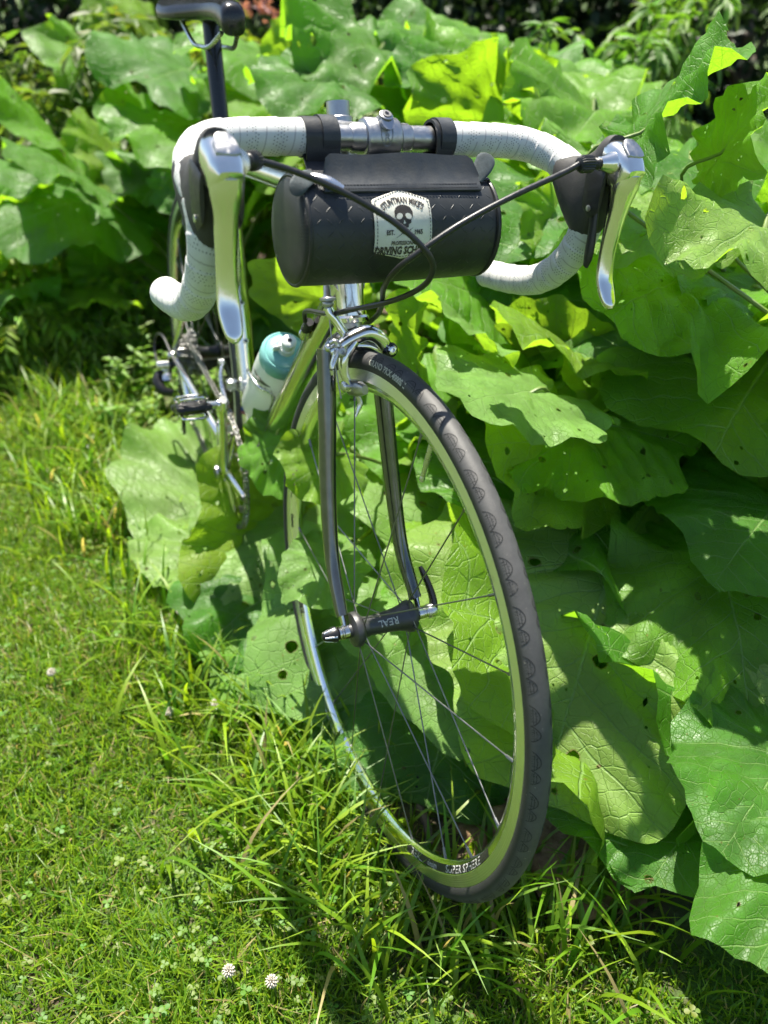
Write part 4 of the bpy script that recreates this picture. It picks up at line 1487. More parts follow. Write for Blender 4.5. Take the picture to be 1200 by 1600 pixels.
# ------------------------------------------------------------------ plant materials
def mat_leaf(name, top, under, glow, holes=.5, blotch=.5, vein=(.26, .42, .13), cells=17.0, nv=6.5):
    """broad leaf: pale ribs, quilted surface between them, light shining through, beetle holes"""
    t = NT(name)
    uv = t.coord('UV')
    sp = t.n('SeparateXYZ', i_0=uv)
    wob = t.n('TexNoise', noise_dimensions='2D', i_Scale=5.0, i_Detail=1.0)
    t.l(uv, wob.inputs['Vector'])
    u = t.math('ADD', sp.outputs[0], t.math('MULTIPLY', t.math('SUBTRACT', wob.outputs['Fac'], .5), .05))
    v0 = t.math('ADD', sp.outputs[1], t.math('MULTIPLY', t.math('SUBTRACT', wob.outputs['Fac'], .5), .02))
    v = t.math('ABSOLUTE', v0)
    info = t.n('ObjectInfo')
    rnd = info.outputs['Random']
    # pinnate side ribs above the stalk, ribs fanning from the stalk in the lobes
    side = t.math('MULTIPLY', t.math('GREATER_THAN', v0, 0.0), .43)
    c1 = t.math('SUBTRACT', u, t.math('MULTIPLY', t.math('POWER', v, .92), .62))
    f1 = t.math('ADD', t.math('MULTIPLY', c1, nv), side)
    th = t.math('ARCTAN2', v, u)
    f2 = t.math('MULTIPLY', t.math('SUBTRACT', th, 1.016), -2.1)
    isl = t.math('LESS_THAN', c1, 0.0)
    fx = t.math('ADD', t.math('MULTIPLY', isl, f2), t.math('MULTIPLY', t.math('SUBTRACT', 1.0, isl), f1))
    dv = t.math('ABSOLUTE', t.math('SUBTRACT', t.math('FRACT', t.math('ADD', fx, .5)), .5))
    rho = t.math('SQRT', t.math('ADD', t.math('MULTIPLY', u, u), t.math('MULTIPLY', v, v)))
    wdt = t.math('ADD', t.math('MULTIPLY', t.math('SUBTRACT', .62, v), .060), .012)
    ribs = t.smooth(t.math('DIVIDE', dv, wdt), 1.0, .25)
    mid = t.smooth(t.math('DIVIDE', v, t.math('ADD', t.math('MULTIPLY', t.math('SUBTRACT', 1.0, u), .011), .0025)), 1.0, .4)
    rib = t.math('MAXIMUM', ribs, mid)
    cell = t.n('TexVoronoi', voronoi_dimensions='2D', feature='DISTANCE_TO_EDGE', i_Scale=cells)
    t.l(uv, cell.inputs['Vector'])
    net = t.smooth(cell.outputs['Distance'], .07, .0)
    cell2 = t.n('TexVoronoi', voronoi_dimensions='2D', feature='DISTANCE_TO_EDGE', i_Scale=cells * 3.1)
    t.l(uv, cell2.inputs['Vector'])
    net2 = t.smooth(cell2.outputs['Distance'], .10, .0)
    # tone
    mv = t.n('VectorMath', operation='ADD')
    t.l(uv, mv.inputs[0])
    cx = t.n('CombineXYZ', i_0=t.math('MULTIPLY', rnd, 37.0), i_1=t.math('MULTIPLY', rnd, 91.0))
    t.l(cx.outputs[0], mv.inputs[1])
    q = mv.outputs[0]
    n1 = t.noise2(3.2, 3, .6, q)
    n2 = t.noise2(22, 3, .65, q)
    lo = tuple(c * .72 for c in top)
    hi = tuple(min(1, c * 1.30) for c in top)
    c = t.ramp(n1, [(.3, lo), (.72, hi)])
    c = t.mix(t.math('MULTIPLY', t.math('SUBTRACT', rnd, .5), .5, clamp=True), c, (top[0] * 2.2, top[1] * 1.25, top[2] * .9))
    c = t.mix(t.math('MULTIPLY', net, .22), c, vein)
    c = t.mix(t.math('MULTIPLY', net2, .12), c, vein)
    c = t.mix(t.math('MULTIPLY', rib, .62), c, vein)
    # yellow and rusty blemishes
    sv = t.n('TexVoronoi', voronoi_dimensions='2D', i_Scale=9.0)
    t.l(q, sv.inputs['Vector'])
    spot = t.math('MULTIPLY', t.smooth(t.math('ADD', sv.outputs['Distance'], t.math('MULTIPLY', n2, .06)), .085, .050), t.math('GREATER_THAN', t.n('SeparateColor', i_0=sv.outputs['Color']).outputs[0], 1 - blotch * .3))
    c = t.mix(t.math('MULTIPLY', spot, .75), c, (.20, .10, .025))
    c = t.mix(t.math('MULTIPLY', t.smooth(n2, .66, .78), .30 * blotch), c, (.22, .24, .05))
    back = t.n('NewGeometry').outputs['Backfacing']
    cu = t.mix(t.math('MULTIPLY', rib, .5), under, tuple(min(1, x * 1.5) for x in under))
    cf = t.mix(back, c, cu)
    h = t.math('ADD', t.math('MULTIPLY', rib, -.9), t.math('ADD', t.math('MULTIPLY', net, -.55), t.math('MULTIPLY', net2, -.22)))
    nm = t.bump(h, .62, .0032)
    ro = t.ramp(n2, [(.3, (.38, .38, .38)), (.75, (.56, .56, .56))])
    b = t.bsdf(cf, ro, 0, nm, Specular_IOR_Level=.42)
    g = t.mix(t.math('MULTIPLY', rib, .55), glow, tuple(x * .45 for x in glow))
    g = t.mix(t.math('MULTIPLY', t.math('ADD', net, net2), .20, clamp=True), g, tuple(x * .6 for x in glow))
    tr = t.n('BsdfTranslucent')
    t.l(g, tr.inputs['Color'])
    t.l(nm, tr.inputs['Normal'])
    mx = t.n('MixShader', i_0=.47)
    t.l(b, mx.inputs[1])
    t.l(tr.outputs[0], mx.inputs[2])
    sh = mx.outputs[0]
    if holes > 0:
        hv = t.n('TexVoronoi', voronoi_dimensions='2D', i_Scale=6.5)
        t.l(q, hv.inputs['Vector'])
        hc = t.n('SeparateColor', i_0=hv.outputs['Color'])
        hr = t.math('MULTIPLY', t.math('POWER', hc.outputs[1], 3.0), .17)
        d = t.math('ADD', hv.outputs['Distance'], t.math('MULTIPLY', t.math('SUBTRACT', n2, .5), .16))
        hs = t.math('GREATER_THAN', hc.outputs[0], 1 - holes * .75)
        hm = t.math('MULTIPLY', t.math('LESS_THAN', d, hr), hs)
        rim = t.math('MULTIPLY', t.math('MULTIPLY', t.smooth(t.math('SUBTRACT', d, hr), .035, .0), hs), t.math('GREATER_THAN', hr, .012))
        bb = b.node.inputs['Base Color']
        t.l(t.mix(t.math('MULTIPLY', rim, .8), cf, (.15, .085, .025)), bb)
        t.l(t.mix(t.math('MULTIPLY', rim, .8), g, (.12, .07, .02)), tr.inputs['Color'])
        hv2 = t.n('TexVoronoi', voronoi_dimensions='2D', i_Scale=19.0)
        t.l(q, hv2.inputs['Vector'])
        hc2 = t.n('SeparateColor', i_0=hv2.outputs['Color'])
        hm2 = t.math('MULTIPLY', t.math('LESS_THAN', t.math('ADD', hv2.outputs['Distance'], t.math('MULTIPLY', t.math('SUBTRACT', n2, .5), .2)), t.math('MULTIPLY', hc2.outputs[1], .19)), t.math('GREATER_THAN', hc2.outputs[0], 1 - holes * .11))
        hm = t.math('MULTIPLY', t.math('MAXIMUM', hm, hm2), t.math('SUBTRACT', 1.0, t.smooth(rib, .1, .4)))
        tp = t.n('BsdfTransparent')
        m2 = t.n('MixShader')
        t.l(hm, m2.inputs[0])
        t.l(sh, m2.inputs[1])
        t.l(tp.outputs[0], m2.inputs[2])
        sh = m2.outputs[0]
    return t.done(sh)


LEAF = [mat_leaf('leaf_mid_green', (.090, .235, .014), (.130, .260, .050), (.42, .74, .020), .5),
        mat_leaf('leaf_deep_green', (.046, .155, .011), (.085, .190, .038), (.30, .62, .020), .35, .3),
        mat_leaf('leaf_yellow_green', (.140, .265, .016), (.17, .29, .05), (.41, .68, .028), .75, .9),
        mat_leaf('leaf_grey_green', (.150, .290, .062), (.19, .30, .10), (.42, .70, .03), .6, .4)]


def mat_stalk():
    t = NT('stalk_green')
    co = t.coord()
    c = t.ramp(t.noise(22, 4, .6, co), [(.3, (.10, .17, .035)), (.7, (.21, .27, .08))])
    c = t.mix(t.math('MULTIPLY', t.smooth(t.noise(9, 3, .6, co), .58, .72), .6), c, (.20, .10, .07))
    b = t.bsdf(c, .45, 0, t.bump(t.noise(160, 3, .6, co), .4, .001))
    tr = t.n('BsdfTranslucent', i_Color=(.22, .34, .04, 1))
    mx = t.n('MixShader', i_0=.2)
    t.l(b, mx.inputs[1]); t.l(tr.outputs[0], mx.inputs[2])
    return t.done(mx.outputs[0])
M['stalk'] = mat_stalk()


def mat_blade(name, glow=(.30, .46, .03), rough=.42):
    """thin blades and small leaves: tone from a colour layer, light shines through"""
    t = NT(name)
    a = t.n('Attribute', attribute_name='tone')
    b = t.bsdf(a.outputs['Color'], rough, 0, None, Specular_IOR_Level=.4)
    g = t.mix(1.0, a.outputs['Color'], (2.6, 2.5, 1.2, 1), 'MULTIPLY')
    tr = t.n('BsdfTranslucent')
    t.l(g, tr.inputs['Color'])
    mx = t.n('MixShader', i_0=.36)
    t.l(b, mx.inputs[1]); t.l(tr.outputs[0], mx.inputs[2])
    return t.done(mx.outputs[0])
M['blade'] = mat_blade('grass_blade')
M['small_leaf'] = mat_blade('small_leaf', rough=.5)


def mat_ground():
    t = NT('soil_and_turf')
    co = t.coord()
    n1 = t.noise(3.0, 5, .65, co)
    n2 = t.noise(38, 6, .7, co)
    n3 = t.noise(150, 4, .7, co)
    soil = t.ramp(n2, [(.25, (.030, .020, .013)), (.5, (.075, .052, .034)), (.8, (.16, .115, .075))])
    moss = t.ramp(n3, [(.3, (.030, .070, .010)), (.7, (.080, .150, .020))])
    # bare soil under the broad leaves (y > 0 side), turf elsewhere
    sp = t.n('SeparateXYZ', i_0=co)
    e = t.math('ADD', t.math('SUBTRACT', t.math('MULTIPLY', sp.outputs[1], -1.0), -.05), t.math('MULTIPLY', t.math('SUBTRACT', n1, .5), .35))
    k = t.smooth(e, -.10, .12)
    far = t.smooth(sp.outputs[0], 1.22, 1.38)
    rd = t.math('SQRT', t.math('ADD', t.math('POWER', sp.outputs[0], 2), t.math('POWER', sp.outputs[1], 2)))
    k = t.math('MAXIMUM', t.math('MAXIMUM', k, far), t.smooth(rd, 2.4, 3.2))
    k = t.math('MULTIPLY', k, t.smooth(t.noise(14, 4, .6, co), .30, .55))
    c = t.mix(k, soil, moss)
    nm = t.bump(t.math('ADD', n2, t.math('MULTIPLY', n3, .5)), .9, .012)
    return t.done(t.bsdf(c, .95, 0, nm))
M['ground'] = mat_ground()

# ------------------------------------------------------------------ ground
rng = np.random.default_rng(11)


def ground_z(x, y):
    return .012 * np.sin(x * 3.1 + 1.2) * np.sin(y * 2.7) + .008 * np.sin(x * 7.7 + y * 5.1) - .008


g1 = np.concatenate([[-120, -60, -30, -15, -8], np.linspace(-4.5, 2.6, 143), [4, 8, 15, 30, 60]])
g2 = np.concatenate([[-60, -30, -15, -8], np.linspace(-3.0, 3.2, 125), [5, 8, 15, 30, 90]])
GX, GY = np.meshgrid(g1, g2, indexing='ij')
fade = np.clip(1.5 - np.hypot(GX, GY) / 6, 0, 1)
GZ = ground_z(GX, GY) * fade + rng.normal(0, .0022, GX.shape) * (np.hypot(GX, GY) < 5)
# the wheels stand in the turf at z = 0
for cx in (0.0, .992):
    w = np.exp(-(((GX - cx) / .12) ** 2 + (GY / .12) ** 2))
    GZ = GZ * (1 - w) - .003 * w
n1, n2 = GX.shape
V = np.stack([GX, GY, GZ], -1).reshape(-1, 3)
idx = np.arange(n1 * n2).reshape(n1, n2)
Fq = np.stack([idx[:-1, :-1], idx[1:, :-1], idx[1:, 1:], idx[:-1, 1:]], -1).reshape(-1, 4)
me = bpy.data.meshes.new('ground')
me.from_pydata(V.tolist(), [], Fq.tolist())
me.materials.append(M['ground'])
me.polygons.foreach_set('use_smooth', np.ones(len(me.polygons), dtype=bool))
ground = link('ground', me)
ground['kind'] = 'structure'
ground['label'] = 'brown soil and short turf under everything'

# ------------------------------------------------------------------ broad leaves
OUT_A = np.radians([0, 12, 25, 40, 60, 85, 110, 135, 155, 168, 180])
OUT_R = np.array([.97, .965, .93, .875, .81, .75, .70, .65, .58, .46, .085])


def leaf_mesh(seed, L, wr=1.0, ruffle=1.0, fold=.12, droop=.6, cup=.0, tone=0, curl=0.0, cuts=None):
    r_ = np.random.default_rng(seed)
    fine = 3 if cuts else 1
    NR_, TH = 15 * fine, np.linspace(-pi, pi, 76 * fine)
    NT_ = len(TH)
    a = np.abs(TH)
    R = np.interp(a, OUT_A, OUT_R)
    edge = np.clip((pi - a) / .5, 0, 1)
    # uneven lobes and nibbled margin
    for k, amp in ((3, .035), (5, .045), (8, .036), (13, .024), (21, .010), (31, .006)):
        R = R * (1 + amp * edge * np.sin(k * TH + r_.uniform(0, 6.28)))
    for _ in range(r_.integers(1, 4)):
        c, w, dp = r_.uniform(-2.4, 2.4), r_.uniform(.06, .16), r_.uniform(.04, .17)
        R = R * (1 - dp * np.exp(-((TH - c) / w) ** 2))
    rho = (np.linspace(0, 1, NR_) ** .85)[:, None]
    X = rho * R * np.cos(TH)
    Y = rho * R * np.sin(TH) * wr
    UVx, UVy = X.copy(), Y.copy() / max(wr, .01)
    Z = fold * np.abs(Y) * (1 - .4 * rho)
    # ruffled margin: several wave trains growing towards the edge
    ph = r_.uniform(0, 6.28, 5)
    g = rho ** 2.6 * edge
    Z = Z + ruffle * g * 1.15 * (.040 * np.sin(5 * TH + ph[0]) + .038 * np.sin(8 * TH + ph[1]) + .032 * np.sin(13 * TH + ph[2]) + .018 * np.sin(21 * TH + ph[3]))
    Z = Z + ruffle * .020 * rho * np.sin(3 * TH + ph[4])
    # quilting between the side ribs
    c1 = X - .62 * np.abs(Y) ** .92
    Z = Z + .015 * np.cos(2 * pi * (c1 * 6.5 + np.where(Y > 0, .43, 0))) * -1 * np.clip(np.abs(Y) * 4, 0, 1) * (c1 > 0)
    Z = Z + .008 * np.sin(X * 17 + ph[2]) * np.sin(Y * 19 + ph[3])
    Z = Z + ruffle * .010 * np.sin(X * 9 + Y * 13 + ph[0]) + ruffle * .008 * np.sin(X * 23 - Y * 15 + ph[1]) * rho
    X0, Y0 = X + 0 * rho, Y + 0 * rho
    # edge curl
    Z = Z + curl * np.clip(rho - .55, 0, 1) ** 2
    # sideways cupping / drooping and lengthwise droop, both as real bends
    if abs(cup) > 1e-4:
        Yn = np.sin(cup * Y) / cup
        Z = Z - (1 - np.cos(cup * Y)) / cup
        Y = Yn
    if abs(droop) > 1e-4:
        k = droop
        ang = k * X
        Xn = np.sin(ang) / k + Z * np.sin(ang)
        Zn = -(1 - np.cos(ang)) / k + Z * np.cos(ang)
        X, Z = Xn, Zn
    V = (np.stack([X, Y, Z], -1) * L).reshape(-1, 3)
    idx = np.arange(NR_ * NT_).reshape(NR_, NT_)
    F = np.stack([idx[:-1, :-1], idx[1:, :-1], idx[1:, 1:], idx[:-1, 1:]], -1).reshape(-1, 4)
    if cuts:
        # bitten holes: faces removed inside ragged ellipses
        keep = np.ones(len(F), bool)
        fx, fy = X0.ravel()[F].mean(1), Y0.ravel()[F].mean(1)
        for hx, hy, ra, rb in cuts:
            an = np.arctan2(fy - hy, fx - hx)
            k = 1 + .22 * np.sin(3 * an + hx * 40) + .16 * np.sin(5 * an + hy * 50) + .08 * np.sin(11 * an)
            keep &= ((fx - hx) / (ra * k)) ** 2 + ((fy - hy) / (rb * k)) ** 2 > 1
        F = F[keep]
    me = bpy.data.meshes.new('leaf')
    me.vertices.add(len(V))
    me.vertices.foreach_set('co', V.astype(np.float32).ravel())
    me.loops.add(len(F) * 4)
    me.loops.foreach_set('vertex_index', F.astype(np.int32).ravel())
    me.polygons.add(len(F))
    me.polygons.foreach_set('loop_start', np.arange(0, len(F) * 4, 4, dtype=np.int32))
    me.polygons.foreach_set('use_smooth', np.ones(len(F), dtype=bool))
    ul = me.uv_layers.new(name='uv')
    uvv = np.stack([UVx, UVy], -1).reshape(-1, 2)[F.ravel()]
    ul.data.foreach_set('uv', uvv.astype(np.float32).ravel())
    me.materials.append(LEAF[tone])
    me.update(calc_edges=True)
    return me, V


BIKE_N = np.array([0, math.cos(LEAN), math.sin(LEAN)])       # across the bicycle, to its left


def leaf_frame(base, tip, roll=0.0, ref=None):
    base, tip = np.asarray(base, float), np.asarray(tip, float)
    T = vunit(tip - base)
    cam_d = vunit(CAM_POS - base)
    ref = vunit(np.array([0, 0, .75]) + .55 * cam_d) if ref is None else vunit(ref)
    N = ref - T * (ref @ T)
    N = vunit(N) if np.linalg.norm(N) > .05 else vunit(np.cross(T, [0, 1, .2]))
    S = np.cross(N, T)
    N2 = N * math.cos(roll) + S * math.sin(roll)
    S2 = np.cross(N2, T)
    return np.stack([T, S2, N2], 1)


plants = {}


def plant(key, x, y, label):
    o = bpy.data.objects.new('broad_leaved_plant', None)
    COL.objects.link(o)
    o.location = (x, y, float(ground_z(x, y)))
    tag(o, label, 'plant', 'broad leaved plants beside the bicycle')
    plants[key] = (o, np.array([x, y, float(ground_z(x, y))]))


def add_leaf(key, base, tip, wr=1.0, roll=0.0, seed=0, ruffle=1.0, fold=.12, droop=.5, cup=0.0, tone=0, curl=0.0, ref=None, stalk=True, L=None, cuts=None):
    o, root = plants[key]
    base, tip = np.asarray(base, float), np.asarray(tip, float)
    Lr = np.linalg.norm(tip - base) * (1 + .03 * droop ** 2) if L is None else L
    A = leaf_frame(base, tip, rad(roll), ref)
    me, V = leaf_mesh(seed, Lr, wr, ruffle, fold, droop, cup, tone, curl, cuts)
    # bend centre: turn the chord onto the wanted base-tip line
    dz = droop * .5
    Rb = np.array([[math.cos(dz), 0, -math.sin(dz)], [0, 1, 0], [math.sin(dz), 0, math.cos(dz)]])
    A = A @ Rb
    Mx = np.eye(4)
    Mx[:3, :3] = A
    Mx[:3, 3] = base - root
    lf = link('leaf', me, o, Matrix(Mx.tolist()))
    if stalk:
        # ribbed leaf stalk from the root to the blade, in the leaf's own frame
        g = np.array([root[0], root[1], root[2] + .005]) + np.array([(seed * 37 % 11 - 5) * .007, (seed * 53 % 11 - 5) * .007, 0])
        inv = A.T
        d0 = A[:, 0]
        span = np.linalg.norm(base - g)
        P = smooth_path([g, g + (base - g) * .35 + np.array([0, 0, .16 * span]), base - d0 * .12 * span * .5 - np.array([0, 0, .01]) , base + d0 * .02 - A[:, 2] * .004], 7)
        Pl = (P - base) @ inv.T
        rr = np.linspace(.0085, .0040, len(P)) * (Lr / .3) ** .6
        MB().tube(Pl, rr, 8, True, (1, .8)).build('stalk', M['stalk'], lf)
    return lf, (V @ A.T + base)


plant('A', 1.02, .42, 'broad leaved plant right beside the front wheel, holding the largest holed leaf')
plant('B', 1.28, .62, 'broad leaved plant at the right edge with shaded dark leaves low down')
plant('C', .70, .50, 'broad leaved plant behind the fork with pale sunlit leaves above the tyre')
plant('D', .42, .34, 'broad leaved plant under the frame, its leaves lying beneath the chainring')
plant('E', .30, .95, 'broad leaved plant behind the handlebar bag with glowing yellow green leaves')
plant('F', .78, 1.10, 'broad leaved plant between the brake lever and the right edge, thick stalks showing')
plant('G', 1.42, .42, 'broad leaved plant whose blurred leaf runs out of the lower right corner')
plant('H', -.35, .80, 'broad leaved plant behind the stem with large dark wavy upper leaves')
plant('I', -.95, .25, 'broad leaved plant behind the saddle post with grey green leaves')
plant('J', -1.30, -.60, 'broad leaved plant at the left edge beyond the rear wheel')
plant('K', -1.65, .25, 'blurred broad leaved plant deep in the upper left background')
plant('L', .10, 1.75, 'tall broad leaved plant in the upper right background under the dark trees')
plant('N', 1.12, .98, 'tall broad leaved plant at the upper right whose big blurred leaf catches the sun')
plant('O', -.95, 1.45, 'broad leaved plant in the middle background along the dark hedge')

